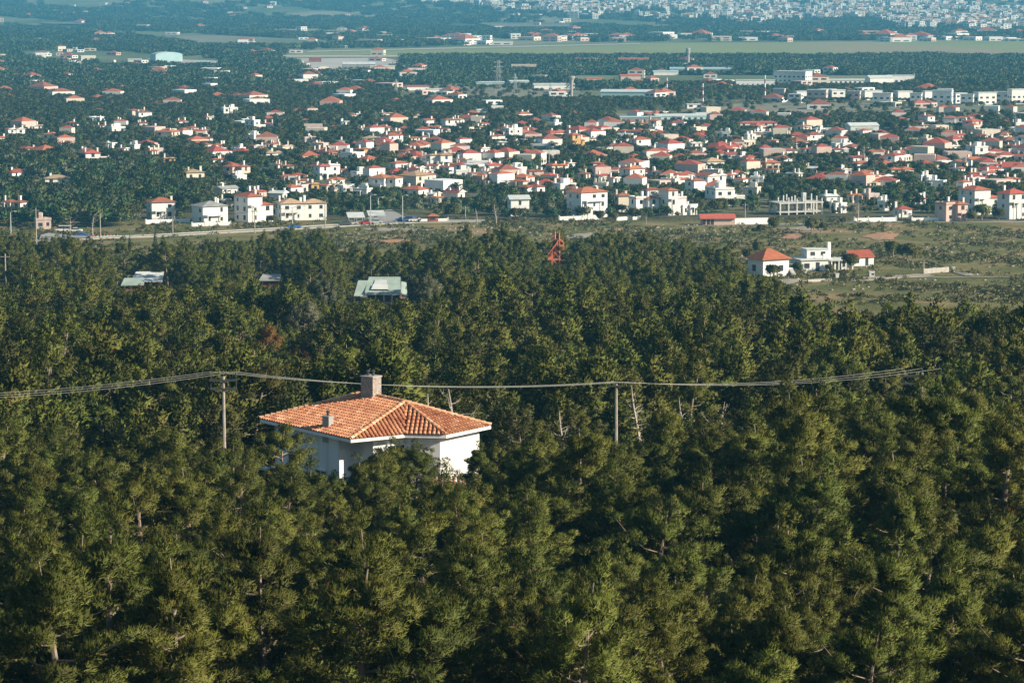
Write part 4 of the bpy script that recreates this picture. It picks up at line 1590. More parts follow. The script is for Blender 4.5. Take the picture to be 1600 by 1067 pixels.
t = thing('house', 'low white gabled house with dark red roof, rightmost of the three in the scrub', 'house', (g.x, g.y + 4, gz(g.x, g.y + 4)), 0.45)
m_ = MB()
m_.box(-3.2, 3.2, -2.3, 2.3, -1.5, 2.3)
m_.poly([(3.2, -2.3, 2.3), (3.2, 2.3, 2.3), (3.2, 0, 3.7)])
m_.poly([(-3.2, 2.3, 2.3), (-3.2, -2.3, 2.3), (-3.2, 0, 3.7)])
m_.build('wall', HWHITE, t)
m_ = MB()
for s in (-1, 1):
    q = [(-3.5, s * 2.7, 2.1), (3.5, s * 2.7, 2.1), (3.5, 0, 3.86), (-3.5, 0, 3.86)]
    m_.poly(q if s < 0 else q[::-1])
m_.build('roof', RED, t)
for (ax, c, off, z, w_, h_) in (('x', -1.5, -2.3, 0.8, 1.0, 1.1), ('x', 1.2, -2.3, 0.1, 0.9, 2.0), ('y', 0, 3.2, 0.9, 1.1, 1.1)):
    m_ = MB()
    add_win(m_, ax, c, off, z, w_, h_, 0, True)
    m_.build('window', [GLASS, WHITE], t)
FOOT.append((g.x, g.y + 4, 6))
keep(1322, 1365, 412, g.y)
# gate posts, tiny hut, low walls in the scrub
for (x, y, w_, h_, lb) in ((1362, 432, 8, 7, 'small white hut with a dark opening below the scrub houses'), (1308, 436, 5, 8, 'white gate pier left of the small white hut'),
                           (1259, 432, 3, 7, 'slim white gate pier below the red pyramid roof'), (1490, 426, 4, 8, 'white pier standing alone at the right of the scrub'),
                           (1460, 424, 3, 5, 'short white post beside the bare track'), (1240, 433, 3, 6, 'short white post by the red-roofed scrub house')):
    g = gpt(x, y)
    k = 1 / ppm(g.y)
    m_ = MB()
    ww, hh = w_ * k, h_ * k
    m_.box(-ww / 2, ww / 2, -ww / 2, ww / 2, -0.5, hh)
    m_.box(-ww / 2 - 0.08, ww / 2 + 0.08, -ww / 2 - 0.08, ww / 2 + 0.08, hh + 0.003, hh + 0.12)
    if w_ > 6:
        m_.poly([(-0.1, -ww / 2 - 0.02, hh * 0.35), (ww * 0.4, -ww / 2 - 0.02, hh * 0.35), (ww * 0.4, -ww / 2 - 0.02, hh * 0.75), (-0.1, -ww / 2 - 0.02, hh * 0.75)], 1)
    tag(m_.build('hut' if w_ > 6 else 'gate_post', [HWHITE, GLASS], None, (g.x, g.y, g.z)), lb, 'hut' if w_ > 6 else 'post')
    keep(x - w_, x + w_, y - 1, g.y)
for (a, b, hgt, lb) in (((1262, 441), (1300, 439), 0.7, 'low stone wall under the sprawling white house'), ((1442, 428), (1482, 425), 1.3, 'broken white wall in the scrub at right'),
                        ((1192, 441), (1222, 443), 0.8, 'low pale terrace wall under the red pyramid roof')):
    ga, gb = gpt(*a), gpt(*b)
    m_ = MB()
    m_.beam((ga.x, ga.y, ga.z + hgt / 2 - 0.1), (gb.x, gb.y, gb.z + hgt / 2 - 0.1), 0.3, hgt)
    tag(m_.build('low_wall', CONC), lb, 'wall')

# ------------------------------------------------------------------ pavilion and other roofs in the wood
g = at(596, 464, gpt(596, 470).y)
DP = g.y
k = 1 / ppm(DP)
pv = thing('pavilion', 'pale green metal-roofed pavilion with raised centre and dormers in a forest clearing', 'pavilion', (g.x, g.y, gz(g.x, g.y)))
zt = lambda py: at(596, py, DP).z - pv.location.z
zr, ze = zt(432), zt(459)
rx = lambda px: (px - 596) * k
m_ = MB()
e1 = 4.2
m_.poly([(rx(570), -1.0, ze + 0.3), (rx(627), -1.0, ze + 0.3), (rx(624), e1 + 2, zr - 0.7), (rx(574), e1 + 2, zr - 0.7)])
m_.poly([(rx(574), e1 + 2, zr - 0.7), (rx(624), e1 + 2, zr - 0.7), (rx(628), e1 + 6, zr - 2.2), (rx(568), e1 + 6, zr - 2.2)])
for x in (570, 627):
    pass
main = m_.build('roof', GREENR, pv)
m_ = MB()
m_.poly([(rx(553), -1.4, ze - 0.3), (rx(571), -1.4, ze - 0.3), (rx(573), e1, zr - 1.2), (rx(558), e1, zr - 1.2)])
m_.poly([(rx(627), -1.0, ze - 0.2), (rx(637), -0.6, ze - 0.4), (rx(634), e1, zr - 1.6), (rx(626), e1, zr - 1.4)])
m_.build('side_roof', GREENR, pv)
for j, yy in enumerate((0.35, 2.8)):
    s = (yy + 1.0) / (e1 + 3)
    zz = ze + 0.3 + (zr - 0.7 - ze - 0.8) * s
    m_ = MB()
    w_ = 1.7 - 0.3 * j
    m_.poly([(-w_ - 0.3, yy - 0.5, zz + 0.25), (w_ - 0.3, yy - 0.5, zz + 0.25), (w_ - 0.6, yy + 1.6, zz + 1.0), (-w_, yy + 1.6, zz + 1.0)])
    m_.poly([(-w_ - 0.2, yy - 0.35, zz - 0.1), (w_ - 0.4, yy - 0.35, zz - 0.1), (w_ - 0.4, yy - 0.4, zz + 0.22), (-w_ - 0.2, yy - 0.4, zz + 0.22)], 1)
    m_.build('dormer', [WHITER, GLASS], main)
m_ = MB()
m_.box(rx(571), rx(627), -0.95, -0.8, ze - 0.15, ze + 0.29)
m_.build('eave_board', WHITE, pv)
m_ = MB()
m_.box(rx(573), rx(625), 0.2, e1 + 4, 0, ze + 0.1)
m_.build('wall', BROWNR, pv)
for x in (574, 587, 600, 613, 625):
    m_ = MB()
    m_.box(rx(x) - 0.12, rx(x) + 0.12, -0.7, -0.46, 0, ze + 0.2)
    m_.build('post', WHITE, pv)
keep(548, 642, 471, DP + 1)
FOOT.append((g.x, g.y + 3, 9))


def slab_roof(px0, px1, py0, py1, D, label, m_c, tilt, name='shed'):
    a = at((px0 + px1) / 2, py1, D)
    k_ = 1 / ppm(D)
    w_ = (px1 - px0) * k_
    t_ = thing(name, label, 'building', (a.x, a.y, gz(a.x, a.y)), tilt)
    z1 = a.z - t_.location.z
    dpt = (py1 - py0) * k_ / 0.30
    m__ = MB()
    z2 = z1 + dpt * 0.2
    m__.poly([(-w_ / 2, 0, z1), (w_ * 0.42, -0.5, z1 + 0.1), (w_ / 2, dpt, z2), (-w_ * 0.3, dpt, z2)])
    m__.poly([(-w_ * 0.3, dpt, z2 - 0.2), (w_ / 2, dpt, z2 - 0.2), (w_ * 0.42, -0.5, z1 - 0.1), (-w_ / 2, 0, z1 - 0.2)])
    m__.poly([(-w_ / 2, 0, z1 - 0.2), (w_ * 0.42, -0.5, z1 - 0.1), (w_ * 0.42, -0.5, z1 + 0.1), (-w_ / 2, 0, z1)])
    m__.build('roof', m_c, t_)
    m__ = MB()
    m__.box(-w_ * 0.3, w_ * 0.4, 0.5, dpt * 0.9, 0, z1 - 0.22)
    m__.build('wall', BROWNR, t_)
    FOOT.append((a.x, a.y + dpt / 2, w_ * 0.5))
    keep(px0 - 2, px1 + 2, py1 + 4, D)


slab_roof(203, 258, 424, 440, gpt(230, 452).y, 'white sloping roof catching the sun in the wood at upper left', WHITER, 0.15)
slab_roof(189, 228, 434, 445, gpt(208, 458).y, 'lower grey-green lean-to roof touching the white sloping roof', GREENR, 0.2)
slab_roof(404, 440, 428, 438, gpt(420, 452).y, 'curved grey roof half hidden among trees left of the pavilion', GREYR, 0.1)

# ------------------------------------------------------------------ the orange tower over the wood
DT = gpt(868, 425).y
k = 1 / ppm(DT)
b0 = at(874, 416, DT)
tw = thing('steel_tower', 'orange-red steel tower with sloping lattice girder, platforms and two masts above the pines', 'tower', (b0.x, b0.y, gz(b0.x, b0.y)))
T = lambda zx, zy, dy=0.0: Vector(((810 + zx / 13.333) * k - 874 * k, dy, at(874, 350 + zy / 13.333, DT).z - tw.location.z))
m_ = MB()
for dy in (0, 2.2):
    m_.beam(T(857, 330, dy), (T(857, 330, dy).x, dy, 0), 0.26)
m_.build('post', ORSTEEL, tw)
m_ = MB()
for dy in (0, 2.2):
    m_.beam(T(700, 540, dy), (T(700, 540, dy).x, dy, 0), 0.24)
    m_.beam(T(940, 400, dy), T(940, 540, dy), 0.24)
m_.build('post', ORSTEEL, tw)
m_ = MB()          # sloping girder
for dy in (0, 2.2):
    m_.beam(T(857, 320, dy), T(610, 650, dy), 0.2)
    m_.beam(T(857, 320, dy), T(945, 400, dy), 0.2)
    m_.beam(T(830, 440, dy), T(640, 680, dy), 0.16)
    for s in range(6):
        a = T(857, 320, dy).lerp(T(610, 650, dy), s / 6)
        b = T(830, 440, dy).lerp(T(640, 680, dy), (s + 0.5) / 6)
        c = T(857, 320, dy).lerp(T(610, 650, dy), (s + 1) / 6)
        m_.beam(a, b, 0.08)
        m_.beam(b, c, 0.08)
for s in range(7):
    a = T(857, 320, 0).lerp(T(610, 650, 0), s / 6)
    m_.beam(a, a + Vector((0, 2.2, 0)), 0.08)
m_.build('girder', ORSTEEL, tw)
m_ = MB()          # stair flight rising along the girder
for s in range(14):
    a = T(700, 740, 0.3).lerp(T(830, 480, 0.3), s / 13)
    m_.box(a.x - 0.32, a.x + 0.32, 0.3, 1.9, a.z - 0.05, a.z + 0.10)
m_.beam(T(700, 745, 0.25), T(835, 475, 0.25), 0.10, 0.5)
m_.beam(T(700, 745, 1.95), T(835, 475, 1.95), 0.10, 0.4)
m_.build('stairs', ORSTEEL, tw)
for nm, (x0, y0, x1, y1) in (('platform', (610, 650, 720, 750)), ('cabin', (862, 435, 945, 535))):
    a, b = T(x0, y1), T(x1, y0)
    m_ = MB()
    m_.box(a.x, b.x, -0.15, 2.35, a.z, a.z + 0.15)
    m_.box(a.x, b.x, -0.15, -0.08, a.z + 0.153, b.z)
    m_.box(b.x - 0.07, b.x, -0.077, 2.35, a.z + 0.153, b.z)
    m_.box(a.x, a.x + 0.07, -0.077, 2.35, a.z + 0.153, b.z)
    m_.build(nm, ORSTEEL, tw)
m_ = MB()
for a, b in (((705, 540), (930, 800)), ((705, 745), (857, 745)), ((700, 740), (870, 880)), ((857, 880), (915, 850)), ((857, 830), (910, 860)), ((700, 545), (830, 545)), ((780, 420), (857, 420)), ((857, 545), (940, 540))):
    for dy in (0, 2.2):
        m_.beam(T(*a, dy), T(*b, dy), 0.16)
m_.build('brace', ORSTEEL, tw)
for x, y0, y1, dy in ((765, 175, 330, 2.4), (850, 185, 330, 0)):
    m_ = MB()
    m_.tube([T(x, y1, dy), T(x, y0, dy)], 0.17, n=8)
    m_.build('mast', ORSTEEL, tw)
m_ = MB()          # dark hoist house behind the girder, brown cable arm
m_.box(T(700, 0).x, T(830, 0).x, 2.3, 3.4, T(0, 410).z, T(0, 330).z)
m_.build('hoist_house', BROWNR, tw)
m_ = MB()
m_.beam(T(720, 380, 2.8), T(525, 600, 2.8), 0.2)
m_.beam(T(525, 600, 2.8), T(540, 650, 2.8), 0.15)
m_.build('arm', BROWNR, tw)
keep(850, 882, 412, DT)

# ------------------------------------------------------------------ plain: airbase, warehouses, towers
def shed_building(px, py, wpx, hpx, label, wallm, roofm, kind='flat', dep=0.5, rot=0.15, cat='warehouse', name='warehouse', wins=0, doors=0):
    g_ = gpt(px, py)
    k_ = 1 / ppm(g_.y)
    W, Hh = wpx * k_, hpx * k_
    w_ = W / (abs(math.cos(rot)) + dep * abs(math.sin(rot)))
    d_ = w_ * dep
    t_ = thing(name, label, cat, (g_.x, g_.y + d_ / 2, gz(g_.x, g_.y)), rot)
    m__ = MB()
    rh = Hh * 0.25 if kind in ('arch', 'gable') else 0
    m__.box(-w_ / 2, w_ / 2, -d_ / 2, d_ / 2, -0.5, Hh - rh)
    m__.build('wall', wallm, t_)
    m__ = MB()
    z = Hh - rh + 0.01
    if kind == 'arch':
        n = 10
        for i in range(n):
            a0, a1 = PI * i / n, PI * (i + 1) / n
            y0_, y1_ = -math.cos(a0) * w_ / 2 * 1.01, -math.cos(a1) * w_ / 2 * 1.01
            q0, q1 = z + math.sin(a0) * rh * 1.3, z + math.sin(a1) * rh * 1.3
            m__.poly([(y0_, d_ / 2, q0), (y0_, -d_ / 2, q0), (y1_, -d_ / 2, q1), (y1_, d_ / 2, q1)])
            m__.poly([(y0_, -d_ / 2, z), (y1_, -d_ / 2, z), (y1_, -d_ / 2, q1), (y0_, -d_ / 2, q0)], 1)
            m__.poly([(y1_, d_ / 2, z), (y0_, d_ / 2, z), (y0_, d_ / 2, q0), (y1_, d_ / 2, q1)], 1)
    elif kind == 'gable':
        hip(m__, 0, 0, w_, d_, z, rh * 1.2, ov=0.4, gable=True)
    else:
        m__.box(-w_ / 2 - 0.3, w_ / 2 + 0.3, -d_ / 2 - 0.3, d_ / 2 + 0.3, z, z + 0.6)
    m__.build('roof', [roofm, wallm], t_)
    fl = max(1, int(Hh / 3.2))
    if wins:
        for f_ in range(fl):
            m__ = MB()
            n = max(2, int(w_ / 3.6))
            for i in range(n):
                m__.poly([(-w_ / 2 + (i + 0.25) * w_ / n, -d_ / 2 - 0.05, f_ * 3.1 + 1), (-w_ / 2 + (i + 0.7) * w_ / n, -d_ / 2 - 0.05, f_ * 3.1 + 1),
                          (-w_ / 2 + (i + 0.7) * w_ / n, -d_ / 2 - 0.05, f_ * 3.1 + 2.3), (-w_ / 2 + (i + 0.25) * w_ / n, -d_ / 2 - 0.05, f_ * 3.1 + 2.3)])
            n = max(2, int(d_ / 3.6))
            for i in range(n):
                for s in (-1, 1):
                    q = [(s * (w_ / 2 + 0.05), -d_ / 2 + (i + 0.25) * d_ / n, f_ * 3.1 + 1), (s * (w_ / 2 + 0.05), -d_ / 2 + (i + 0.7) * d_ / n, f_ * 3.1 + 1),
                         (s * (w_ / 2 + 0.05), -d_ / 2 + (i + 0.7) * d_ / n, f_ * 3.1 + 2.3), (s * (w_ / 2 + 0.05), -d_ / 2 + (i + 0.25) * d_ / n, f_ * 3.1 + 2.3)]
                    m__.poly(q if s > 0 else q[::-1])
            m__.build('window_band', GLASS, t_)
    for i in range(doors):
        m__ = MB()
        c = (i + 0.5 - doors / 2) * w_ / doors
        m__.box(c - w_ / doors * 0.3, c + w_ / doors * 0.3, -d_ / 2 - 0.25, -d_ / 2 - 0.02, -0.3, (Hh - rh) * 0.75)
        m__.build('door', GREYR, t_)
    FOOT.append((g_.x, g_.y + d_ / 2, max(w_, d_) * 0.52))
    keep(px - wpx * 0.46, px + wpx * 0.46, py - hpx * 0.35, g_.y)
    return t_


shed_building(258, 97, 52, 14, 'big pale teal arched hangar standing left of the airfield', TEALM, WHITER, 'arch', 0.7, 0.42, 'hangar', 'hangar')
shed_building(1348, 209, 52, 16, 'large white gabled hangar at right of the suburb', WHITER, WHITER, 'gable', 0.55, 0.25, 'hangar', 'hangar', doors=1)
for a in [(320, 101, 34, 5, 'pale low shed just right of the teal hangar', WHITER, TEALM, 'gable', 0.5, 0.1), (210, 97, 22, 4, 'low cream shed just left of the teal hangar', CREAM, WHITER, 'flat', 0.5, 0.1),
          (505, 112, 22, 7, 'small round-roofed pale hangar beside the apron', CREAM, WHITER, 'arch', 0.8, 0.2), (560, 110, 52, 12, 'wide grey hangar at the apron edge', GREYR, WHITER, 'gable', 0.4, 0.1),
          (492, 98, 20, 7, 'brown shed standing on the pale apron', BROWNR, BROWNR, 'flat', 0.6, 0.1),
          (597, 113, 40, 9, 'long pale building at the right end of the apron', CREAM, WHITER, 'flat', 0.3, 0.15), (650, 114, 28, 7, 'orange-trimmed white block beside a round tree', HWHITE, ORANGE, 'flat', 0.4, 0.2),
          (652, 142, 36, 8, 'white hall with orange roof left of the lattice pylon', HWHITE, ORANGE, 'gable', 0.4, 0.15), (680, 145, 28, 5, 'low white lean-to right of the orange-roofed hall', HWHITE, WHITER, 'flat', 0.4, 0.15),
          (818, 109, 40, 7, 'pale pink low building in the far wood', PINK, CREAM, 'flat', 0.3, 0.1), (765, 134, 46, 6, 'pale green-roofed greenhouse hall', TEALM, WHITER, 'gable', 0.4, 0.1),
          (810, 133, 34, 7, 'light green hall right of the greenhouse hall', TEALM, WHITER, 'gable', 0.5, 0.3), (865, 140, 66, 9, 'long white-roofed warehouse left of the water tower', HWHITE, WHITER, 'gable', 0.35, 0.12),
          (985, 153, 92, 12, 'long teal and white warehouse right of the water tower', TEALM, WHITER, 'gable', 0.28, -0.15), (928, 130, 28, 8, 'terracotta building above the long warehouse', PINK, ORANGE, 'hip', 0.5, 0.2),
          (984, 126, 34, 9, 'red-brown building in the wood left of the blue-roofed hall', PINK, RED, 'hip', 0.5, 0.2), (990, 98, 48, 7, 'long cream building with orange roof by the airfield', CREAM, ORANGE, 'gable', 0.25, 0.05),
          (1095, 114, 96, 8, 'very long light-blue roofed hall in the far wood', HWHITE, TEALM, 'gable', 0.2, -0.1), (1040, 118, 40, 7, 'pale blue hall left end of the very long blue one', HWHITE, TEALM, 'gable', 0.35, 0.1),
          (1240, 136, 60, 23, 'large white factory building with many windows', HWHITE, WHITER, 'flat', 0.5, -0.5), (1180, 136, 62, 10, 'row of low white halls left of the large white factory', HWHITE, WHITER, 'flat', 0.25, 0.05),
          (1310, 132, 90, 8, 'long low white halls right of the large white factory', HWHITE, WHITER, 'gable', 0.2, 0.05), (1375, 133, 44, 14, 'white sloped sports hall in the far estate', HWHITE, WHITER, 'gable', 0.5, 0.3),
          (1408, 130, 42, 11, 'white block at the right end of the far estate', HWHITE, WHITER, 'flat', 0.4, 0.1), (1070, 190, 100, 11, 'blue and white factory with long sloping roof above the suburb', TEALM, WHITER, 'gable', 0.3, 0.2),
          (1000, 193, 66, 9, 'low bluish storage yard building left of the blue-white factory', GREYR, TEALM, 'flat', 0.3, 0.1), (1100, 187, 34, 9, 'white office block right end of the blue-white factory', HWHITE, WHITER, 'flat', 0.5, 0.3),
          (750, 178, 20, 7, 'small white round-topped pavilion alone in the dark wood', HWHITE, WHITER, 'gable', 0.6, 0.2), (1085, 170, 28, 6, 'small white block in the fields above the suburb', HWHITE, WHITER, 'flat', 0.5, 0.2),
          (1000, 130, 20, 5, 'small ochre building in the wood below the airfield', OCHRE, ORANGE, 'hip', 0.5, 0.2)]:
    kd = a[7] if a[7] != 'hip' else 'gable'
    shed_building(a[0], a[1], a[2], a[3], a[4], a[5], a[6], kd, a[8], a[9], wins=1 if ('factory' in a[4] or 'office' in a[4] or 'block' in a[4]) else 0, cat='building', name='industrial_building')

# the estate of white apartment blocks
AP = [(1218, 152, 20, 12), (1252, 156, 22, 12), (1278, 158, 34, 16), (1308, 157, 26, 15), (1335, 160, 22, 16), (1362, 157, 34, 14), (1380, 165, 32, 18), (1412, 158, 28, 14), (1432, 163, 20, 16), (1452, 158, 22, 14),
      (1474, 163, 34, 20), (1500, 162, 22, 15), (1512, 165, 22, 16), (1540, 164, 36, 18), (1568, 161, 26, 16), (1590, 163, 30, 22)]
for i, (x, y, w_, h_) in enumerate(AP):
    shed_building(x, y, w_, h_, f"white apartment block, {ordinal(i)} from left in the long white estate", PINK if i in (0, 2, 4) else HWHITE, WHITER, 'flat', 0.55, 0.35 if i % 2 else -0.3, 'apartment block', 'apartment_block', wins=1)

# concrete water tower, control tower, masts, pylons
g = gpt(893, 153)
k = 1 / ppm(g.y)
t = thing('water_tower', 'slender pale concrete water tower flaring at the top, on the plain', 'water tower', (g.x, g.y, gz(g.x, g.y)))
m_ = MB()
m_.tube([(0, 0, -1), (0, 0, 8 * k), (0, 0, 20 * k), (0, 0, 27 * k)], [2.3 * k, 2.0 * k, 2.2 * k, 3.2 * k], n=20)
m_.build('shaft', CONC, t)
m_ = MB()
m_.tube([(0, 0, 27.05 * k), (0, 0, 31 * k), (0, 0, 33 * k), (0, 0, 33.6 * k)], [3.3 * k, 5.2 * k, 5.4 * k, 4.6 * k], n=20)
m_.build('tank', CONC, t)
keep(885, 900, 150, g.y)
g = gpt(1075, 104)
k = 1 / ppm(g.y)
t = thing('control_tower', 'grey round-topped tower rising from the far wood below the airfield', 'tower', (g.x, g.y, gz(g.x, g.y)))
m_ = MB()
m_.tube([(0, 0, -1), (0, 0, 18 * k)], 2.4 * k, n=12)
m_.build('shaft', CONC, t)
m_ = MB()
m_.tube([(0, 0, 18.1 * k), (0, 0, 20 * k), (0, 0, 27 * k), (0, 0, 28 * k)], [2.6 * k, 3.4 * k, 3.4 * k, 2.6 * k], n=12)
m_.build('tank', GREYW, t)
keep(1070, 1080, 100, g.y)
for (x, y, h_, lb) in ((1098, 165, 34, 'thin red and white striped mast, left of the pair beside the estate'), (1195, 156, 38, 'thin red and white striped mast at the left end of the white estate'),
                       (1042, 152, 30, 'thin striped mast at the right end of the long warehouse')):
    g = gpt(x, y)
    k = 1 / ppm(g.y)
    t = thing('mast', lb, 'mast', (g.x, g.y, gz(g.x, g.y)))
    for i in range(6):
        m_ = MB()
        m_.tube([(0, 0, h_ * k * i / 6 + 0.01), (0, 0, h_ * k * (i + 1) / 6)], 0.75 - 0.07 * i, n=6)
        m_.build('mast_section', REDM if i % 2 == 0 else HWHITE, t)


def lattice(px, py, hpx, label, arms=3, m=LAMPM, th=0.13):
    g_ = gpt(px, py)
    k_ = 1 / ppm(g_.y)
    h_ = hpx * k_
    t_ = thing('lattice_pylon', label, 'pylon', (g_.x, g_.y, gz(g_.x, g_.y)), 0.4, 'lattice pylons on the plain')
    mb_ = MB()
    wb0, wt = h_ * 0.09, h_ * 0.02
    for sx in (-1, 1):
        for sy in (-1, 1):
            mb_.beam((sx * wb0, sy * wb0, 0), (sx * wt, sy * wt, h_), th)
    n = 8
    for i in range(n):
        a, b = i / n, (i + 1) / n
        wa, wb_ = wb0 + (wt - wb0) * a, wb0 + (wt - wb0) * b
        for (p, q) in (((-wa, -wa), (wb_, -wb_)), ((wa, -wa), (-wb_, -wb_)), ((-wa, wa), (wb_, wb_)), ((-wa, -wa), (-wb_, wb_)), ((wa, -wa), (wb_, wb_))):
            mb_.beam((p[0], p[1], h_ * a), (q[0], q[1], h_ * b), th * 0.6)
    mb_.build('lattice', m, t_)
    for i in range(arms):
        z = h_ * (0.70 + 0.12 * i)
        c = MB()
        c.beam((-h_ * 0.14, 0, z), (h_ * 0.14, 0, z), th)
        c.beam((-h_ * 0.14, 0, z), (0, 0, z + h_ * 0.05), th * 0.6)
        c.beam((h_ * 0.14, 0, z), (0, 0, z + h_ * 0.05), th * 0.6)
        c.build('crossarm', m, t_)


lattice(779, 152, 57, 'tall lattice pylon in the middle of the plain, tallest of them')
lattice(805, 150, 34, 'shorter lattice pylon just right of the tallest one', 2)
lattice(860, 156, 26, 'small lattice pylon left of the water tower foot', 2)
lattice(619, 150, 26, 'small lattice pylon left of the orange-roofed hall', 2)
lattice(1460, 55, 16, 'faint lattice pylon at the far side of the airfield', 2)

# street lamps and poles by the road
def lamp(px, py, hpx, label, kind=0):
    g_ = gpt(px, py)
    k_ = 1 / ppm(g_.y)
    h_ = hpx * k_
    t_ = thing('street_lamp' if kind == 0 else 'utility_pole', label, 'street lamp' if kind == 0 else 'utility pole', (g_.x, g_.y, g_.z), 0.0, 'poles along the road')
    mb_ = MB()
    mb_.tube([(0, 0, -0.3), (0, 0, h_)], [0.20, 0.13], n=7)
    mb_.build('pole', LAMPM if kind == 0 else POLEM, t_)
    if kind == 0:
        a_ = MB()
        a_.tube([(0, 0, h_), (0.4, 0, h_ + 0.35), (1.5, 0, h_ + 0.45)], 0.07, n=5)
        a_.build('arm', LAMPM, t_)
        a_ = MB()
        a_.box(1.2, 2.0, -0.16, 0.16, h_ + 0.30, h_ + 0.46)
        a_.build('lamp_head', WHITE, t_)
    else:
        a_ = MB()
        a_.box(-1.0, 1.0, -0.07, 0.07, h_ - 0.75, h_ - 0.6)
        a_.build('crossarm', POLEM, t_)
        for x_ in (-0.9, 0, 0.9):
            i_ = MB()
            z_ = h_ - 0.597 if x_ else h_ + 0.003
            i_.tube([(x_, 0, z_), (x_, 0, z_ + 0.25)], 0.07, n=6)
            i_.build('insulator', DARKM, t_)
    keep(px - 2, px + 2.5, py - hpx * 0.15, g_.y)
    return Vector((g_.x, g_.y, g_.z + h_ - 0.5))


LP = [(57, 380, 55, 'thin grey pole at the left end of the road, beside the junction', 1), (157, 376, 42, 'thick pale pole beside the road, second from the left', 1), (270, 369, 30, 'dark slim pole in front of the leftmost roadside house', 1),
      (398, 365, 37, 'pole in front of the three-storey apartment house', 1), (457, 357, 32, 'lamp post left of the beige-roofed house front', 0), (508, 357, 44, 'tall pole right of the beige-roofed house', 1),
      (579, 352, 46, 'tall white lamp post, left of the pair by the car park', 0), (629, 347, 40, 'tall white lamp post, right of the pair by the car park', 0),
      (591, 340, 30, 'grey lamp post set back between the two tall white ones', 0), (727, 342, 20, 'short pole among bushes right of the kiosk', 1), (17, 366, 34, 'greenish lamp post at the far left among pines', 0),
      (9, 448, 52, 'thin pale pole in the pines at the left edge', 1), (1164, 345, 28, 'bare pole above the white yard wall', 1), (1341, 346, 30, 'bare pole beside a leafless tree at right', 1),
      (1443, 428, 22, 'thin pole in the scrub right of the small hut', 1), (1586, 212, 30, 'pole at the far right above the terraces', 1), (858, 258, 24, 'pole rising from the trees above the villa', 1)]
for a in LP:
    lamp(*a)
tops = [at(57, 337, gpt(57, 380).y), at(157, 336, gpt(157, 376).y), at(270, 340, gpt(270, 369).y), at(398, 329, gpt(398, 365).y), at(508, 314, gpt(508, 357).y)]
m_ = MB()
pts = []
for a, b in zip(tops, tops[1:]):
    for i in range(13):
        p = a.lerp(b, i / 12)
        p.z -= 0.8 * 4 * (i / 12) * (1 - i / 12)
        if i or not pts:
            pts.append(p)
m_.tube(pts, 0.05, n=3)
tag(m_.build('overhead_cable', DARKM), 'thin overhead cable sagging between the roadside poles', 'cable')


# cars
def car(px, py, colm, label, rot=0.2, van=False, cat='car'):
    g_ = gpt(px, py)
    t_ = thing('parked_car' if not van else 'parked_van', label, cat, (g_.x, g_.y, gz(g_.x, g_.y) + 0.08), rot, 'cars by the road')
    Lh, wd = (2.1, 0.86) if not van else (2.4, 0.95)
    prof = [(-Lh, 0.35), (-Lh, 0.78), (-Lh * 0.9, 0.92), (-Lh * 0.48, 0.98), (Lh * 0.52, 0.98), (Lh * 0.95, 0.88), (Lh, 0.7), (Lh, 0.35)]
    cab = [(-Lh * 0.62, 0.97), (-Lh * 0.38, 1.42), (Lh * 0.28, 1.44), (Lh * 0.62, 0.97)] if not van else [(-Lh * 0.85, 0.97), (-Lh * 0.55, 1.85), (Lh * 0.96, 1.9), (Lh * 0.98, 0.97)]

    def ext(pf, w0, mi=0, nm='body', mt=None):
        mb_ = MB()
        n = len(pf)
        mb_.v = [(x, -w0, z) for x, z in pf] + [(x, w0, z) for x, z in pf]
        mb_.f = [tuple(range(n)), tuple(range(2 * n - 1, n - 1, -1))] + [(i, i + n, (i + 1) % n + n, (i + 1) % n) for i in range(n)]
        mb_.m = [0] * len(mb_.f)
        return mb_.build(nm, mt, t_)
    ext(prof, wd, nm='body', mt=colm)
    ext([(x * 0.94, z + 0.012) for x, z in cab], wd * 0.86, nm='cabin_glass', mt=GLASS)
    x0, x1 = cab[1][0], cab[2][0]
    mb_ = MB()
    mb_.box(x0 * 0.96, x1 * 0.96, -wd * 0.87, wd * 0.87, cab[1][1] + 0.016, cab[1][1] + 0.07)
    mb_.build('car_roof', colm, t_)
    for sx in (-0.62, 0.62):
        for sy in (-1, 1):
            mb_ = MB()
            mb_.tube([(sx * Lh, sy * (wd - 0.2), 0.33), (sx * Lh, sy * (wd + 0.02), 0.33)], 0.33, n=12)
            mb_.build('wheel', DARKM, t_)


for (x, y, c, lb, r, v) in [(539, 352.6, DARKM, 'dark car on the road right of the beige-roofed house', 0.25, False), (549, 351.8, GREYR, 'grey car just ahead of the dark car on the road', 0.25, False),
                            (571, 351.4, REDM, 'small red car beside the tall lamp post', 0.2, False), (588, 350.2, LAMPM, 'silver car right of the small red car', 0.15, False),
                            (628, 346.6, BLUEM, 'blue car parked under the right-hand lamp post', 0.1, False), (640, 346.8, BLUEM, 'blue van parked beside the blue car', 0.1, True),
                            (648, 346.9, HWHITE, 'white car parked right of the blue van', 0.1, False), (128, 371.5, BLUEM, 'bright blue car on the road near the junction', 0.05, False),
                            (98, 362.5, HWHITE, 'white car parked under trees left of the junction', 0.1, True), (118, 363.5, HWHITE, 'white car parked beside the white van under trees', 0.0, False),
                            (460, 357.5, BLUEM, 'small blue car passing in front of the beige-roofed house', 0.2, False)]:
    car(x, y, c, lb, r, v)
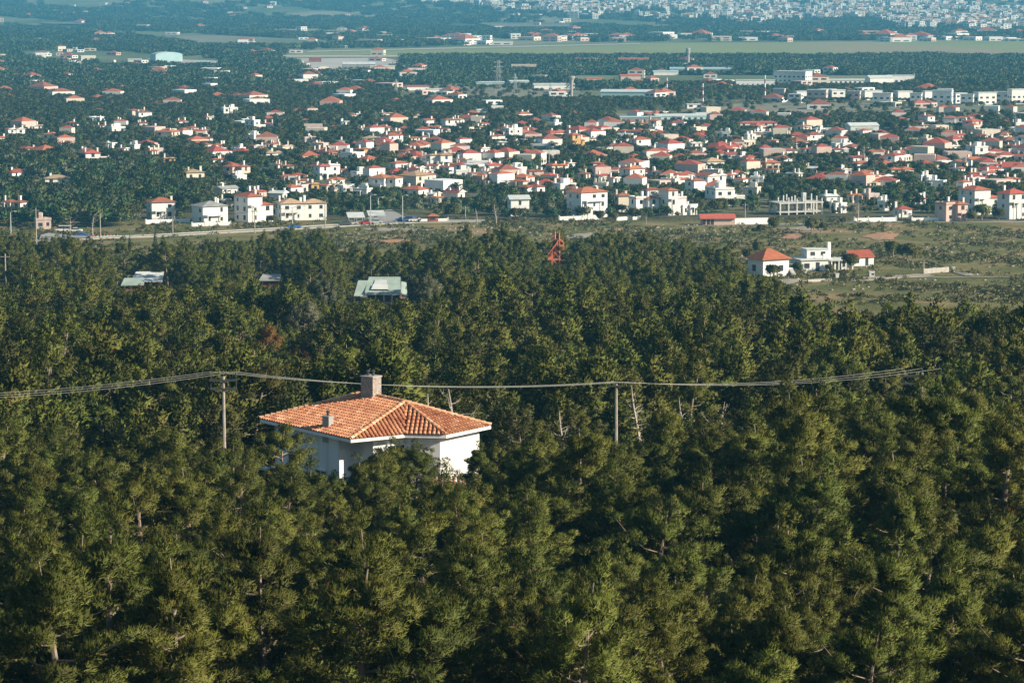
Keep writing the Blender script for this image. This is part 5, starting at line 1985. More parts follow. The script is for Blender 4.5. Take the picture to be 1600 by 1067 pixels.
for i in range(9):
    g = gpt(142 + i * 5.2, 371.5 - i * 0.3)
    m_ = MB()
    m_.box(-0.12, 0.12, -0.12, 0.12, 0, 0.45)
    m_.box(-0.12, 0.12, -0.12, 0.12, 0.452, 0.9, 1)
    tag(m_.build('barrier_post', [HWHITE, REDM], None, (g.x, g.y, g.z)), f'short red and white barrier post, {ordinal(i)} from left in the line beside the junction', 'post', 'red and white posts beside the road')

# ------------------------------------------------------------------ buildings past the nearest three hundred: distant farms and the far city
def many_boxes(name, items, mats, label, cat):
    mb_ = MB()
    for (x, y, z, w_, d_, h_, r, mi, roof) in items:
        c_, s_ = math.cos(r), math.sin(r)
        P = [(x + a * w_ / 2 * c_ - b * d_ / 2 * s_, y + a * w_ / 2 * s_ + b * d_ / 2 * c_) for a, b in ((-1, -1), (1, -1), (1, 1), (-1, 1))]
        b0_ = len(mb_.v)
        mb_.v += [(p[0], p[1], z - 3) for p in P] + [(p[0], p[1], z + h_) for p in P]
        for i in range(4):
            j = (i + 1) % 4
            mb_.f.append((b0_ + i, b0_ + j, b0_ + 4 + j, b0_ + 4 + i))
            mb_.m.append(mi)
        if roof >= 0:
            mb_.v.append((x, y, z + h_ + min(w_, d_) * 0.24))
            for i in range(4):
                mb_.f.append((b0_ + 4 + i, b0_ + 4 + (i + 1) % 4, b0_ + 8))
                mb_.m.append(roof)
        else:
            mb_.f.append((b0_ + 4, b0_ + 5, b0_ + 6, b0_ + 7))
            mb_.m.append(mi)
        # a dark window band on two sides of each floor
        for f_ in range(max(1, int(h_ / 3.1))):
            for i in (0, 1, 3):
                j = (i + 1) % 4
                p, q = Vector(P[i]), Vector(P[j])
                n_ = Vector(((q - p).y, -(q - p).x)).normalized() * 0.06
                a = p.lerp(q, 0.12) + n_
                b = p.lerp(q, 0.42) + n_
                for (u, v) in ((a, b), (p.lerp(q, 0.58) + n_, p.lerp(q, 0.86) + n_)):
                    zz = z + f_ * 3.1 + 1.0
                    mb_.poly([(u.x, u.y, zz), (v.x, v.y, zz), (v.x, v.y, zz + 1.3), (u.x, u.y, zz + 1.3)], len(mats) - 1)
    o = mb_.build(name, mats)
    return tag(o, label, cat, None, 'stuff')


rnd = random.Random(11)
items = []
def add_b(px, py, w_, h_, roof):
    g_ = gpt(px, py)
    items.append((g_.x, g_.y, gz(g_.x, g_.y), w_, w_ * rnd.uniform(0.6, 1.1), h_, rnd.uniform(-0.8, 0.8), rnd.choice((0, 0, 0, 1, 2)), roof))


for i in range(190):
    px = rnd.uniform(-20, 620)
    py = rnd.choice((rnd.uniform(62, 130), rnd.uniform(100, 176)))
    if 225 < px < 345 and py < 112:
        continue
    add_b(px, py, rnd.uniform(7, 17), rnd.choice((3.0, 3.0, 5.8)), rnd.choice((4, 5, -1, -1)))
for i in range(60):
    add_b(rnd.uniform(600, 1600), rnd.uniform(100, 172), rnd.uniform(9, 16), rnd.choice((3.2, 6.2)), rnd.choice((4, 5, -1, -1)))
for i in range(110):
    px = rnd.uniform(560, 1600)
    add_b(px, rnd.uniform(54, 66) + (6 if px < 800 else 0), rnd.uniform(12, 30), rnd.uniform(3, 8), rnd.choice((4, -1, -1, -1)))
for i in range(60):
    add_b(rnd.uniform(0, 1000), rnd.uniform(4, 60), rnd.uniform(10, 22), rnd.uniform(3, 8), rnd.choice((4, -1)))
for i in range(260):
    add_b(rnd.uniform(-20, 1620) if rnd.random() < 0.45 else rnd.uniform(560, 1620), rnd.choice((rnd.uniform(178, 262), rnd.uniform(178, 305))), rnd.uniform(6.5, 11), rnd.choice((3.0, 3.0, 5.4)), rnd.choice((3, 3, 4, 5, -1)))
for q in items[-300:]:
    FOOT.append((q[0], q[1], 5.5))
many_boxes('distant_houses', items, [HWHITE, CREAM, PINK, RED, ORANGE, BROWNR, GLASS], 'scattered small houses and farm buildings far off across the plain', 'houses')
items = []
rng = np.random.default_rng(4)
for i in range(15000):
    px = rnd.uniform(560, 1680)
    d = rnd.uniform(4700, 9200)
    yb = 800 + 0
    x = (px - 800) * d / FPX
    z = gz(x, d)
    sx, sy = proj(x, d, z)
    lim = np.interp(px, [560, 680, 760, 900, 1100, 1250, 1330, 1450, 1600], [-8, 3, 14, 24, 32, 38, 30, 46, 50]) + 5 * math.sin(px * 0.05) + 3 * math.sin(px * 0.17 + 1)
    if sy > lim or sy < -12:
        continue
    # wooded pockets
    q = math.sin(x * 0.011 + 1.0) * math.cos(d * 0.0045 + 0.7) + 0.5 * math.sin(x * 0.027 + d * 0.003)
    if q > 0.72 or rnd.random() < 0.25:
        continue
    items.append((x, d, z, rnd.uniform(8, 19), rnd.uniform(8, 14), rnd.choice((4, 6.5, 9.5, 9.5, 13)), rnd.uniform(-0.7, 0.7), rnd.choice((0, 0, 0, 1, 2)), rnd.choice((-1, -1, -1, -1, -1, 4))))
many_boxes('city_buildings', items, [HWHITE, CREAM, mat('city_grey_wall', (0.55, 0.54, 0.52), (0.45, 0.44, 0.42), scale=0.05), RED, ORANGE, BROWNR, GLASS], 'pale city buildings crowding the far slope along the top of the photo', 'buildings')
# ------------------------------------------------------------------ trees
def open_view(sx, syt, half, D):
    """does a crown (photograph column, top row, half width, distance) leave the kept views open?"""
    for (x0, x1, yt, d) in CLEAR_A:
        if D < d and sx + half > x0 and sx - half < x1 and syt < yt:
            return False
    return True


CLEAR_A = list(CLEAR)
# the villa, its neighbours the poles, and what shows between the nearer crowns
CLEAR_A += [(400, 425, 672, 215), (425, 462, 664, 208), (466, 512, 736, 208), (512, 552, 726, 205), (552, 600, 706, 204), (600, 625, 688, 204), (625, 660, 684, 204), (660, 688, 700, 204),
            (688, 712, 732, 204), (712, 735, 700, 203), (735, 768, 684, 203), (680, 735, 752, 198),
            (338, 360, 697, 214), (955, 971, 681, 226), (1405, 1475, 596, 240)]
CLEAR_A += [(x_ - 14, x_ + 14, y_ + 42, d_ - 1) for x_, y_, d_ in ((424, 500, 330), (486, 520, 320), (440, 462, 390), (510, 432, 440), (660, 428, 440), (470, 470, 385))]
CLEAR_A += [(992, 1010, 636, 228), (1064, 1080, 645, 232), (1122, 1138, 650, 235), (877, 889, 672, 221), (698, 710, 640, 216)]
CLEAR_A += [(x_, x_ + 20, 617, 213 + 0.025 * x_) for x_ in range(-60, 1420, 20)]
C_ARR = None


def clear_limit(sx, half, D):
    """lowest (largest) row that must stay free over this crown's width; trees must not rise above it"""
    lim = np.full(len(sx), -1e9)
    for (x0, x1, yt, d) in CLEAR_A:
        m = (D < d) & (sx + half > x0) & (sx - half < x1)
        lim[m] = np.maximum(lim[m], yt)
    return lim


def far_from(x, y, pad=0.0, arr=None):
    ok = np.ones(len(x), bool)
    for (fx, fy, r) in (arr or FOOT):
        ok &= (x - fx) ** 2 + (y - fy) ** 2 > (r + pad) ** 2
    return ok


NEAR = [pine_proto(s, H=h, R=r, nlimb=int(nl * 0.72), per=int(pr * 1.55), L=0.19, W=0.036, blades=4, sub=8, flat=(0.42, 0.72), lat=0.24, bare=b, low=lo, crad=cr) for s, h, r, nl, pr, b, lo, cr in
        ((1, 8.6, 2.5, 30, 78, 3, 0.20, (0.36, 0.64)), (2, 9.4, 2.2, 32, 78, 2, 0.22, (0.34, 0.58)), (3, 7.8, 2.8, 28, 80, 5, 0.25, (0.38, 0.66)), (4, 8.8, 2.0, 30, 78, 2, 0.18, (0.38, 0.66)),
         (5, 9.8, 2.7, 34, 72, 4, 0.24, (0.36, 0.62)), (6, 7.2, 2.3, 26, 84, 6, 0.28, (0.34, 0.60)), (7, 8.2, 2.9, 30, 80, 3, 0.2, (0.38, 0.66)), (8, 10.0, 2.4, 34, 74, 3, 0.22, (0.34, 0.62)))]
BROWNP = pine_proto(21, H=7.5, R=2.4, nlimb=22, per=55, L=0.28, W=0.07, mate=BROWN, blades=3, sub=4, bare=6)
GREYP = pine_proto(22, H=8.5, R=3.0, nlimb=26, per=60, L=0.30, W=0.09, mate=GREYLEAF, blades=3, sub=4, bare=3)
DEADS = [pine_proto(s, H=8.5, R=r_, nlimb=n_, per=2, L=0.2, W=0.04, mate=BROWN, blades=2, sub=5, bare=8, lean=0.45, mbark=DEADWOOD, thick=1.35) for s, r_, n_ in ((23, 2.2, 18), (24, 1.6, 11), (25, 2.6, 14))]
DEADP = DEADS[0]

rng = np.random.default_rng(77)
cand = []
# jittered rows over the wooded slope
y = 96.0
while y < 800:
    step = 4.5 if y < 260 else (4.4 if y < 430 else 4.7)
    hw = 0.20 * y + 14
    xs = np.arange(-hw, hw, step)
    xs = xs + rng.uniform(-1.45, 1.45, len(xs))
    yy = y + rng.uniform(-1.6, 1.6, len(xs))
    cand.append(np.stack([xs, yy], 1))
    y += step * 0.98
cand = np.concatenate(cand)
X, Y = cand[:, 0], cand[:, 1]
PX = 800 + FPX * X / Y
edge = edge_dist(PX)
wav = 12 * np.sin(X * 0.09) + 8 * np.sin(X * 0.23 + 1)
keepm = Y < edge + wav
# natural gaps
gap = np.sin(X * 0.13 + 0.02 * Y) * np.cos(Y * 0.085 + 1.1) + 0.6 * np.sin(X * 0.31 + 2) * np.cos(Y * 0.21)
keepm &= (gap < 1.0) & (rng.random(len(X)) > 0.09)
villa_foot = [(villa.location.x + 1.0, villa.location.y + 3.5, 6.0), (villa.location.x - 2.0, villa.location.y + 8.5, 6.5), (villa.location.x + 5.0, villa.location.y + 9, 6.0), (villa.location.x + 6.5, villa.location.y + 4.5, 4.5)]
keepm &= far_from(X, Y, 0.8, villa_foot)
keepm &= far_from(X, Y, 1.0)
# clearing around the pavilion and the sports ground shadow
X, Y = X[keepm], Y[keepm]
PX = 800 + FPX * X / Y
S = rng.uniform(0.62, 1.14, len(X)) * (1.0 + 0.12 * np.sin(X * 0.05 + Y * 0.04))
S = np.where(Y > 420, S * rng.uniform(0.72, 1.10, len(X)), S)
Z = ground(X, Y)
HT = 8.9 * S
sx, syt = proj(X, Y, Z + HT)
half = 2.3 * S * FPX / Y
lim = clear_limit(sx, half, Y)
# nothing tall stands between the villa's right wall and the sun
sv = Vector((SUN_DIR.x, SUN_DIR.y)).normalized()
rx_, ry_ = X - (villa.location.x + 6.5), Y - (villa.location.y + 4.5)
al = rx_ * sv.x + ry_ * sv.y
pe = np.abs(-rx_ * sv.y + ry_ * sv.x)
cap = VZ - 4.6 + 0.50 * np.maximum(al - 1.5, 0)
incor = (al > -1) & (al < 26) & (pe < 8)
S = np.where(incor, np.minimum(S, np.maximum((cap - Z) / 9.6, 0.05)), S)
HT = 8.9 * S
sx, syt = proj(X, Y, Z + HT)
# shrink the ones that would stand in the way, drop those that would become bushes
_, syb = proj(X, Y, Z)
avail = np.clip((syb - lim) / np.maximum(syb - syt, 1), 0, 1)
fit = np.where(syt < lim, avail, 1.0)
S = S * fit
ok = S > 0.40
X, Y, Z, S, PX = X[ok], Y[ok], Z[ok], S[ok], PX[ok]
# hand-set pines right around the villa
HAND = [(442, 665, 193, 0), (482, 742, 186, 3), (520, 738, 187, 1), (578, 704, 188, 5), (622, 688, 190, 4), (650, 697, 187, 6), (598, 716, 183, 2), (750, 694, 194, 3), (777, 690, 196, 1),
        (702, 766, 188, 5), (733, 758, 189, 3), (548, 750, 181, 0)]
order = np.argsort(Y)
X, Y, Z, S, PX = X[order], Y[order], Z[order], S[order], PX[order]
_, syt = proj(X, Y, Z + 8.9 * S)
vis = (np.abs(PX - 800) < 850 + 3000 * 2.4 / Y * 1.4) & (syt < 1075)
NI = 300 - len(HAND)
iv = np.where(vis)[0][:NI]
hidden_front = np.where(~vis & (Y < Y[iv[-1]]))[0]
trees = []
for (px, py, D, p) in HAND:
    b = at(px, py, D)
    zz = gz(b.x, b.y)
    trees.append((b.x, b.y, zz, (b.z - zz) / {0: 8.6, 1: 9.4, 2: 7.8, 3: 8.8, 4: 9.8, 5: 7.2, 6: 8.2, 7: 10.0}[p] * 1.03, p, 'villa'))
for i in iv:
    trees.append((X[i], Y[i], Z[i], S[i], int(rng.integers(0, 8)), None))
assert len(trees) == 300
special = {}


def nearest(px, py):
    best, bi = 1e9, -1
    for i, t_ in enumerate(trees):
        a, b = proj(t_[0], t_[1], t_[2] + 5.5 * t_[3])
        d_ = (a - px) ** 2 + (b - py) ** 2
        if d_ < best and i not in special:
            best, bi = d_, i
    return bi


special[nearest(1592, 835)] = ('brown_tree', BROWNP, 'rust-brown tree cut by the right edge of the photo', 'tree')
special[nearest(1500, 1075)] = ('brown_tree', BROWNP, 'orange-brown tree near the bottom right corner', 'tree')
lab_rows = sorted([(t_[1], i) for i, t_ in enumerate(trees) if t_[5] is None])
nrow = 22
per_row = math.ceil(len(lab_rows) / nrow)
lab = {}
TONE = ['round-topped', 'slender', 'wide-crowned', 'narrow', 'tall broad', 'low bushy', 'broad dense', 'tall narrow']
for r in range(nrow):
    chunk = sorted(lab_rows[r * per_row:(r + 1) * per_row], key=lambda q: trees[q[1]][0] / trees[q[1]][1])
    for j, (_, i) in enumerate(chunk):
        lab[i] = f"{TONE[trees[i][4]]} green pine, {ordinal(j)} from left in {ordinal(r)} row up from the bottom edge"
VL = ['pine hiding the left wall of the villa', 'small pine tip under the villa\'s blue-shaded wall', 'pine below the recessed corner of the villa', 'pine before the villa\'s front corner, left of the tallest',
      'tallest pine in front of the middle of the villa', 'pine in front of the villa just right of the tallest one', 'lower pine before the villa porch corner', 'pine against the sunlit right wall of the villa',
      'pine at the right end of the villa roof', 'low pine in front of the villa\'s small lower roof', 'low pine hiding the white porch wall of the villa', 'low pine beneath the villa\'s left eave corner']
for i, (x, y, z, s, p, flag) in enumerate(trees):
    nm, pr, lb, ct = 'pine_tree', NEAR[p], None, 'pine tree'
    if i in special:
        nm, pr, lb, ct = special[i]
        s *= 0.72 if 'corner' in lb else 1.0
    if lb is None:
        lb = VL[i] if flag == 'villa' else lab[i]
    t_ = obj(nm, None, None, (x, y, z - 0.1), float(rng.uniform(0, 6.28)))
    t_.scale = (s * rng.uniform(0.95, 1.15), s * rng.uniform(0.95, 1.15), s)
    tag(t_, lb, ct, 'pines of the near slope' if nm == 'pine_tree' else None)
    obj('trunk', pr[0], t_)
    obj('crown', pr[1], t_)

# bare bleached trees and other trees one can point to further up the slope
for (px, py, D, s, pr, lb, nm) in [(704, 597, 217, 0.85, DEADP, 'bare bleached dead tree behind the villa roof', 'dead_tree'), (676, 606, 218, 0.7, DEADP, 'smaller bare dead tree left of the tall bleached one', 'dead_tree'),
                                   (1000, 592, 229, 0.9, DEADP, 'bare white dead tree just right of the slim pale pole', 'dead_tree'), (1072, 612, 233, 0.8, DEADP, 'bare dead tree right of the power line\'s lowest point', 'dead_tree'),
                                   (1130, 620, 236, 0.8, DEADP, 'grey dead tree, rightmost of the bare ones under the wires', 'dead_tree'), (883, 635, 222, 0.8, DEADP, 'bare dead trunk left of the slim pale pole', 'dead_tree'),
                                   (424, 500, 330, 0.9, BROWNP, 'rust-brown tree on the slope left of the pavilion', 'brown_tree'), (486, 520, 320, 0.85, BROWNP, 'brown tree just right of the first rust-brown one', 'brown_tree'),
                                   (440, 462, 390, 1.1, BROWNP, 'faded orange tree higher up left of the pavilion', 'brown_tree'),
                                   (510, 432, 440, 1.35, GREYP, 'large grey-green round tree left of the pavilion', 'broadleaf_tree'), (660, 428, 440, 1.25, GREYP, 'large grey-green tree right of the pavilion', 'broadleaf_tree'),
                                   (470, 470, 385, 1.2, GREYP, 'pale grey-green tree below the large round one', 'broadleaf_tree')]:
    tp = at(px, py, D)
    zz = gz(tp.x, tp.y)
    s2 = max((tp.z - zz) / 8.5, 0.5) 
    t_ = thing(nm, lb, 'tree', (tp.x, tp.y, zz), px * 0.7)
    t_.scale = (s2 * 0.95, s2 * 0.95, s2)
    obj('trunk', DEADS[px % 3][0] if nm == 'dead_tree' else pr[0], t_)
    if nm != 'dead_tree':
        obj('crown', pr[1], t_)

# the wood beyond the nearest three hundred
MID = [bpy.data.objects.new('pine', pine_proto(s, H=h, R=r, nlimb=17, per=60, L=0.22, W=0.075, blades=3, trunk_n=4, sub=6, flat=(0.45, 0.8), lat=0.25, bare=b, merged=True, crad=(0.38, 0.66), mate=m)) for s, h, r, b, m in
       ((31, 8.6, 2.5, 2, NEEDLE), (32, 9.2, 2.2, 1, NEEDLE), (33, 7.8, 2.8, 3, NEEDLE), (34, 8.6, 2.1, 1, NEEDLE), (35, 8.0, 2.5, 2, NEEDLE2), (36, 9.4, 2.6, 1, NEEDLE))]
rest = np.ones(len(X), bool)
rest[iv] = False
q = rest
near_mid = q & (Y < 430)
FAR_ = [bpy.data.objects.new('pine', pine_proto(s, H=h, R=r, nlimb=18, per=26, L=0.36, W=0.19, blades=2, trunk_n=3, sub=3, bare=1, merged=True, crad=(0.55, 0.9), mate=m)) for s, h, r, m in
        ((41, 8.6, 2.5, NEEDLE), (42, 9.0, 2.3, NEEDLE), (43, 7.8, 2.8, NEEDLE2), (44, 8.4, 2.2, NEEDLE))]
idx = np.where(Y < 430, rng.integers(0, 6, len(X)), 6 + rng.integers(0, 4, len(X)))
P3 = np.stack([X, Y, Z - 0.1], 1)[q]
wid = rng.uniform(0.95, 1.2, len(X))
SC3 = np.stack([S * wid, S * wid, S], 1)[q]
scatter('pine_wood', P3, rng.uniform(0, 6.28, q.sum()), SC3, idx[q], MID + FAR_, 'dense dark green pine wood covering the slope behind the nearest pines', 'pine wood')

# undergrowth on the wood's floor
BUSH = [bpy.data.objects.new('bush', bush_proto(s, R=1.0, flat=0.8, n=7, per=18, L=0.34, W=0.15, mate=NEEDLE2)) for s in (51, 52, 53)]
n = 5200
uy = rng.uniform(100, 330, n)
ux = rng.uniform(-1, 1, n) * (0.20 * uy + 8)
okk = far_from(ux, uy, 0.3, villa_foot)
ux, uy = ux[okk], uy[okk]
scatter('undergrowth', np.stack([ux, uy, ground(ux, uy) - 0.1], 1), rng.uniform(0, 6.28, len(ux)), np.repeat(rng.uniform(0.5, 1.3, (len(ux), 1)), 3, 1), rng.integers(0, 3, len(ux)), BUSH,
        'low dark undergrowth between the pine trunks', 'undergrowth')

# scrub of the open ground
SB = [bpy.data.objects.new('scrub', bush_proto(s, R=1.0, flat=0.55, n=6, per=7, L=0.5, W=0.30, mate=m, blades=1)) for s, m in ((61, SCRUB), (62, SCRUB), (63, NEEDLE2), (64, SCRUB))]
n = 26000
uy = rng.uniform(520, 975, n)
ux = rng.uniform(-1, 1, n) * (0.19 * uy + 8)
pxs = 800 + FPX * ux / uy
msk = (scrub_mask(pxs, uy) > 0.3)
roadp = np.array([(p[0], p[1]) for p in (tuple((Vector(a) + Vector(b)) / 2) for a, b in zip(rl, rr))])


def off_road(x, y, pad):
    ry = np.interp(x, roadp[:, 0], roadp[:, 1])
    inside = (x > roadp[0, 0]) & (x < roadp[-1, 0])
    return ~(inside & (np.abs(y - ry) < pad))


cl_ = np.sin(ux * 0.06 + 1) * np.cos(uy * 0.033) + 0.6 * np.sin(ux * 0.17 + uy * 0.05)
msk &= off_road(ux, uy, 6.5) & far_from(ux, uy, 0.0) & (rng.random(n) < 0.36 + 0.40 * cl_)
ux, uy = ux[msk], uy[msk]
ss = rng.uniform(0.35, 1.15, len(ux))
scatter('scrub', np.stack([ux, uy, ground(ux, uy) - 0.08], 1), rng.uniform(0, 6.28, len(ux)), np.stack([ss * 1.2, ss * 1.2, ss], 1), rng.choice(4, len(ux), p=[.32, .32, .04, .32]), SB,
        'low grey-green scrub bushes over the open ground below the town', 'scrub')
# pale stones in the scrub
rk = MB()
rnd = random.Random(8)
for i in range(420):
    px = rnd.choice((rnd.uniform(540, 1100), rnd.uniform(1100, 1600)))
    py = rnd.uniform(352, 380) if px < 1150 else rnd.uniform(352, 455)
    g = gpt(px, py)
    s = rnd.uniform(0.15, 0.55)
    a0 = rnd.uniform(0, 6)
    rk.tube([(g.x, g.y, g.z - 0.2), (g.x, g.y, g.z + s * 0.4), (g.x + s * 0.2, g.y, g.z + s * 0.75)], [s * 1.1, s, s * 0.45], n=5)
tag(rk.build('stones', ROCK), 'pale stones strewn among the scrub below the town', 'stones', None, 'stuff')

# trees one can count in the open ground and by the road
TT = bush_proto(71, R=2.6, flat=0.9, n=16, per=60, L=0.5, W=0.26, mate=NEEDLE2, low=1.6)
def stem(h, r, name='trunk'):
    m_ = MB()
    m_.tube([(0, 0, -0.4), (0.1, 0, h * 0.5), (0, 0.1, h)], [r, r * 0.8, r * 0.5], n=6)
    return m_.mesh(name, BARK)


ST = stem(2.6, 0.22)
for (px, py, s, lb) in [(1268, 366, 1.15, 'big dark tree between the two red earth banks'), (1283, 365, 0.8, 'smaller dark tree touching the big one by the red earth bank'),
                        (1395, 402, 1.0, 'dark round tree above the track in the scrub'), (1418, 410, 1.15, 'broad dark tree right of the scrub houses'), (1432, 404, 0.7, 'small dark tree at the right of the broad one'),
                        (1210, 362, 1.0, 'dark bushy tree at the end of the white yard wall'), (1190, 366, 0.7, 'low dark bush under the white yard wall'), (1534, 346, 1.35, 'large dark pine in front of the white row of houses'),
                        (1560, 346, 1.0, 'dark pine right of the large one in front of the white row'), (1518, 347, 0.8, 'dark shrub tree left of the large pine by the right-hand road'),
                        (938, 347, 0.9, 'dark tree at the corner of the large red-roofed villa'), (958, 346, 0.7, 'small grey tree right of the large red-roofed villa'), (1220, 428, 0.8, 'dark tree in front of the red pyramid roof house'),
                        (1208, 437, 0.8, 'low dark tree below the red pyramid roof house'), (1329, 424, 1.0, 'dark tree between the sprawling house and the gabled one'), (1296, 427, 0.5, 'little dark cone-shaped tree by the sprawling house'),
                        (1246, 428, 0.6, 'small dark shrub left of the sprawling house'), (1184, 400, 0.9, 'dark tree behind the red pyramid roof'), (1168, 410, 0.8, 'dark tree at the left of the red pyramid roof house'),
                        (424, 352, 0.75, 'round tree between the apartment house and beige-roofed house'), (1318, 352, 0.6, 'small bush on the bank below the gabled white house')]:
    g = gpt(px, py)
    t_ = thing('tree', lb, 'tree', (g.x, g.y, gz(g.x, g.y)), px * 0.37)
    t_.scale = (s, s, s)
    obj('trunk', ST, t_)
    obj('crown', TT, t_)
CYm = None
rg = np.random.default_rng(3)
cc = [(np.array([0, 0, z]), r, 1.6) for z, r in ((1.0, .5), (1.8, .6), (2.7, .62), (3.6, .58), (4.5, .5), (5.4, .4), (6.2, .3), (6.9, .2))]
Pc, Nc, Tc = clusters_to_leaves(cc, 60, rg, np.array([0, 0, 3.0]))
CYm = leaf_mesh('crown', Pc, Nc, Tc, rg, 0.35, 0.14, CYPRESS, blades=2, up=1.2)
STC = stem(1.2, 0.14)
for (px, py, h_, lb) in [(73, 432, 48, 'dark narrow cypress in the wood at far left'), (203, 400, 34, 'dark cypress beside the road edge, left one'), (243, 398, 40, 'tall dark cypress rising at the road edge'),
                         (526, 404, 26, 'small dark cypress left of the bank'), (100, 392, 38, 'dark cypress below the road junction'), (1301, 335, 22, 'slim cypress beside the unfinished concrete frame'),
                         (14, 360, 40, 'dark cypress at the left edge by the lamp post')]:
    g = gpt(px, py)
    s = h_ / ppm(g.y) / 7.2
    t_ = thing('cypress_tree', lb, 'cypress', (g.x, g.y, gz(g.x, g.y)))
    t_.scale = (s * 1.1, s * 1.1, s)
    obj('trunk', STC, t_)
    obj('crown', CYm, t_)
# leafless trees
for (px, py, h_, lb) in [(775, 352, 34, 'bare leafless tree among bushes right of the kiosk'), (1340, 348, 26, 'bare leafless tree beside the pole at right'), (1350, 256, 30, 'tall bare pale poplar in the right half of the town'),
                         (145, 368, 34, 'bare leaning tree left of the thick pale pole'), (110, 366, 30, 'bare tree under the pines by the junction'), (745, 350, 26, 'bare shrub tree at the road bend'), (1010, 350, 16, 'small bare tree by the white gateway')]:
    g = gpt(px, py)
    s = h_ / ppm(g.y) / 8.0
    t_ = thing('leafless_tree', lb, 'tree', (g.x, g.y, gz(g.x, g.y)), px)
    t_.scale = (s, s, s)
    obj('trunk', DEADS[px % 3][0], t_)

# gardens and groves of the town
TREE = [bpy.data.objects.new('garden_tree', bush_proto(s, R=r, flat=f, n=12, per=24, L=0.65, W=0.48, mate=m, blades=1, low=l)) for s, r, f, l, m in
        ((81, 2.6, 0.9, 1.6, GARDEN), (82, 2.2, 1.3, 1.2, GARDEN), (83, 3.0, 0.8, 1.8, NEEDLE2), (84, 2.0, 1.6, 1.0, GARDEN), (85, 2.7, 1.0, 1.6, GREYLEAF), (86, 2.4, 1.2, 1.4, NEEDLE2))]
n = 52000
u = rng.random(n)
uy = 955 + (2250 - 955) * u ** 0.75
uy[:900] = rng.uniform(918, 960, 900)
ux = rng.uniform(-1, 1, n) * (0.19 * uy + 10)
pxs, pys = proj(ux, uy, 0 * ux)
low_ = (uy < 957) & (pxs > 232)
dens = 0.62 + 0.25 * np.sin(ux * 0.021 + 2) * np.cos(uy * 0.013) + 0.15 * np.sin(ux * 0.06 + uy * 0.03)
dens = np.where((pxs < 330) & (uy < 1350), 1.2, dens)
dens = np.where((pxs > 1300) & (pxs < 1500) & (uy > 1450) & (uy < 1600), 1.0, dens)
dens = np.where((pxs > 540) & (pxs < 700) & (uy < 985), 0.12, dens)
dens = np.where((pxs > 215) & (pxs < 520) & (uy < 990), 0.10, dens)
dens = np.where((uy > 1640) & (pxs < 1000), 1.0, dens)
fieldm = ((pxs > 1080) & (pys > 160) & (pys < 185)) | ((pxs > 1290) & (pxs < 1430) & (pys > 204) & (pys < 215)) | ((pxs > 620) & (pxs < 1050) & (pys > 133) & (pys < 160)) | ((pxs > 960) & (pxs < 1130) & (pys > 172) & (pys < 194))
dens = np.where(fieldm, 0.06, dens)
msk = (rng.random(n) < dens) & far_from(ux, uy, -1.2) & ~low_
jx0, jx1 = gpt(45, 372).x, gpt(250, 366).x
msk &= ~((uy < gpt(100, 363).y) & (ux > jx0) & (ux < jx1)) & off_road(ux, uy, 7) & ~((uy < 985) & (pxs > 1040) & (rng.random(n) < 0.6)) & ~((uy < 962) & (pxs > 1040))
ux, uy = ux[msk], uy[msk]
ss = rng.uniform(0.62, 1.15, len(ux)) * np.where((800 + FPX * ux / uy < 320) & (uy < 1300), 1.45, 1.0)
zz = ground(ux, uy)
sx, st = proj(ux, uy, zz + 4.9 * ss)
_, sb = proj(ux, uy, zz)
lim = clear_limit(sx, 2.0 * ss * FPX / uy, uy)
av = np.clip((sb - lim) / np.maximum(sb - st, 0.5), 0, 1)
ss = ss * np.where(st < lim, av, 1.0)
ok = ss > 0.28
ux, uy, zz, ss = ux[ok], uy[ok], zz[ok], ss[ok]
#print('garden trees', len(ux), 'slope pines', len(X), 'houses', len(HOUSES), 'individual pines', len(trees), 'to', Y[iv[-1]])
scatter('garden_trees', np.stack([ux, uy, zz - 0.1], 1), rng.uniform(0, 6.28, len(ux)), np.stack([ss * 1.05, ss * 1.05, ss], 1), np.where(uy < 1230, rng.choice(6, len(ux), p=[.12, .10, .38, .06, .03, .31]), rng.choice(6, len(ux), p=[.30, .23, .18, .12, .03, .14])), TREE,
        'dark green trees filling the gardens between the houses of the town', 'trees')

# woods of the plain and the far slopes
GR = [bpy.data.objects.new('grove', grove_proto(s, R=r)) for s, r in ((91, 13), (92, 15), (93, 11), (94, 14))]
n = 34000
u = rng.random(n)
uy = np.exp(np.log(2150) + (np.log(11000) - np.log(2150)) * u)
ux = rng.uniform(-1, 1, n) * (0.19 * uy + 10)
zz = ground(ux, uy)
pxs, pys = proj(ux, uy, zz)


def inpoly(x, y, poly):
    c = np.zeros(len(x), bool)
    j = len(poly) - 1
    for i in range(len(poly)):
        xi, yi = poly[i]
        xj, yj = poly[j]
        m = ((yi > y) != (yj > y)) & (x < (xj - xi) * (y - yi) / (yj - yi + 1e-12) + xi)
        c ^= m
        j = i
    return c


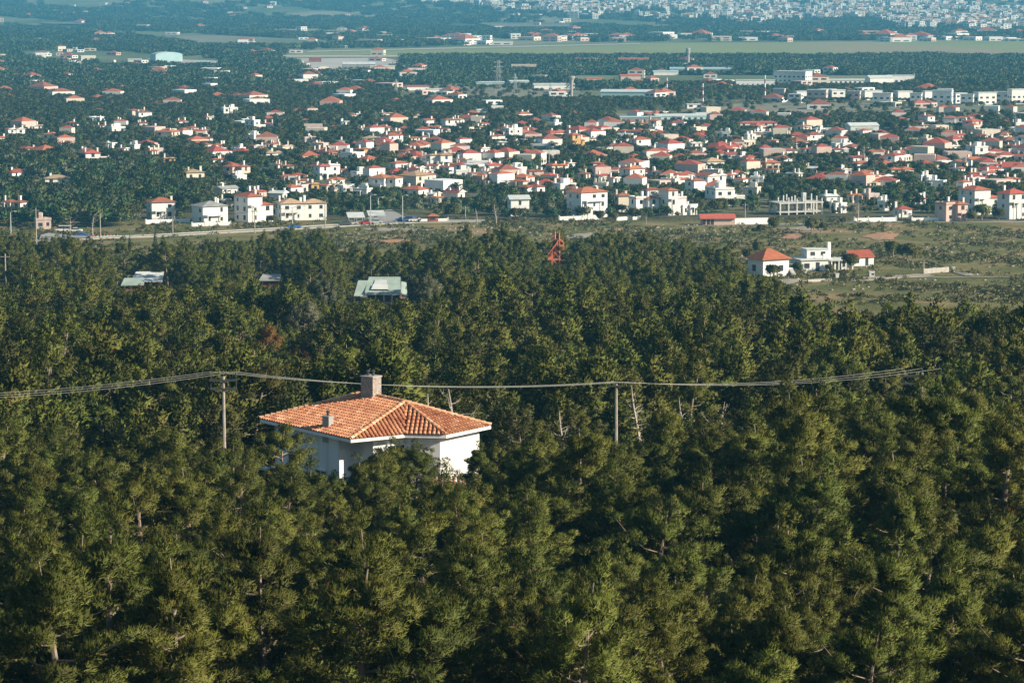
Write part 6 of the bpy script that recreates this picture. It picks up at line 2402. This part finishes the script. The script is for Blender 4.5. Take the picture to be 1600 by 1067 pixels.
dens = 0.44 + 0.45 * np.sin(ux * 0.006 + 1) * np.cos(uy * 0.004) + 0.3 * np.sin(ux * 0.017 + uy * 0.006)
for poly in ([(430, 97), (640, 90), (900, 93), (1250, 92), (1700, 88), (1700, 62), (1300, 64), (1000, 66), (700, 72), (440, 80)], [(195, 57), (330, 55), (560, 65), (520, 73), (320, 74)],
             [(430, 90), (640, 89), (636, 104), (600, 116), (480, 116)], [(215, 90), (350, 92), (350, 104), (215, 104)], [(1080, 160), (1700, 164), (1700, 190), (1080, 182)],
             [(620, 134), (1050, 144), (1060, 160), (640, 156)], [(1200, 138), (1700, 138), (1700, 168), (1200, 162)], [(1150, 118), (1430, 116), (1430, 138), (1150, 138)], [(740, 36), (900, 37), (900, 47), (780, 48)]):
    dens = np.where(inpoly(pxs, pys, poly), 0.0, dens)
dens = np.where((pys > 92) & (pys < 118) & (pxs > 640), 1.2, dens)
dens = np.where((pys > 48) & (pys < 62) & (pxs > 1150), 1.1, dens)
lim_c = np.interp(pxs, [560, 680, 760, 900, 1100, 1250, 1330, 1450, 1600], [-8, 3, 14, 24, 32, 38, 30, 46, 50])
dens = np.where(pys < lim_c, 0.14, dens)
msk = (rng.random(n) < dens) & far_from(ux, uy, 4)
ux, uy, zz = ux[msk], uy[msk], zz[msk]
ss = rng.uniform(0.7, 1.1, len(ux)) * (0.8 + 0.25 * np.clip((uy - 2000) / 4000, 0, 1.6))
# low enough in front of the buildings that show
sx, st = proj(ux, uy, zz + 6.0 * ss)
_, sb = proj(ux, uy, zz)
CLEAR_A = [c for c in CLEAR if c[3] > 2150]
lim = clear_limit(sx, 12 * ss * FPX / uy, uy)
hs = np.where(st < lim, np.clip((sb - lim) / np.maximum(sb - st, 0.3), 0, 1), 1.0)
ok = hs > 0.3
ux, uy, zz, ss, hs = ux[ok], uy[ok], zz[ok], ss[ok], hs[ok]
print('groves', len(ux))
scatter('distant_woods', np.stack([ux, uy, zz - 0.3], 1), rng.uniform(0, 6.28, len(ux)), np.stack([ss, ss, ss * hs * 0.85], 1), rng.integers(0, 4, len(ux)), GR,
        'blue-green woods spreading over the plain and the far slopes', 'woods')

# ------------------------------------------------------------------ the air between
hz = MB()
gm = np.meshgrid(np.linspace(-7500, 7500, 200), np.linspace(-150, 17000, 500))
HZ0 = float(ground(gm[0], gm[1]).min()) - 1.5
hz.box(-9500, 9500, -400, 17200, HZ0, 760)

hm = bpy.data.materials.new('haze_air')
hm.use_nodes = True
hn = hm.node_tree
for x in list(hn.nodes):
    hn.nodes.remove(x)
ho = hn.nodes.new('ShaderNodeOutputMaterial')
pvn = hn.nodes.new('ShaderNodeVolumePrincipled')
pvn.inputs['Color'].default_value = (*HAZE_COLOR, 1)
pvn.inputs['Density'].default_value = HAZE_DENSITY
pvn.inputs['Anisotropy'].default_value = 0.0
hn.links.new(pvn.outputs[0], ho.inputs['Volume'])
tag(hz.build('haze', hm), kind='stuff')
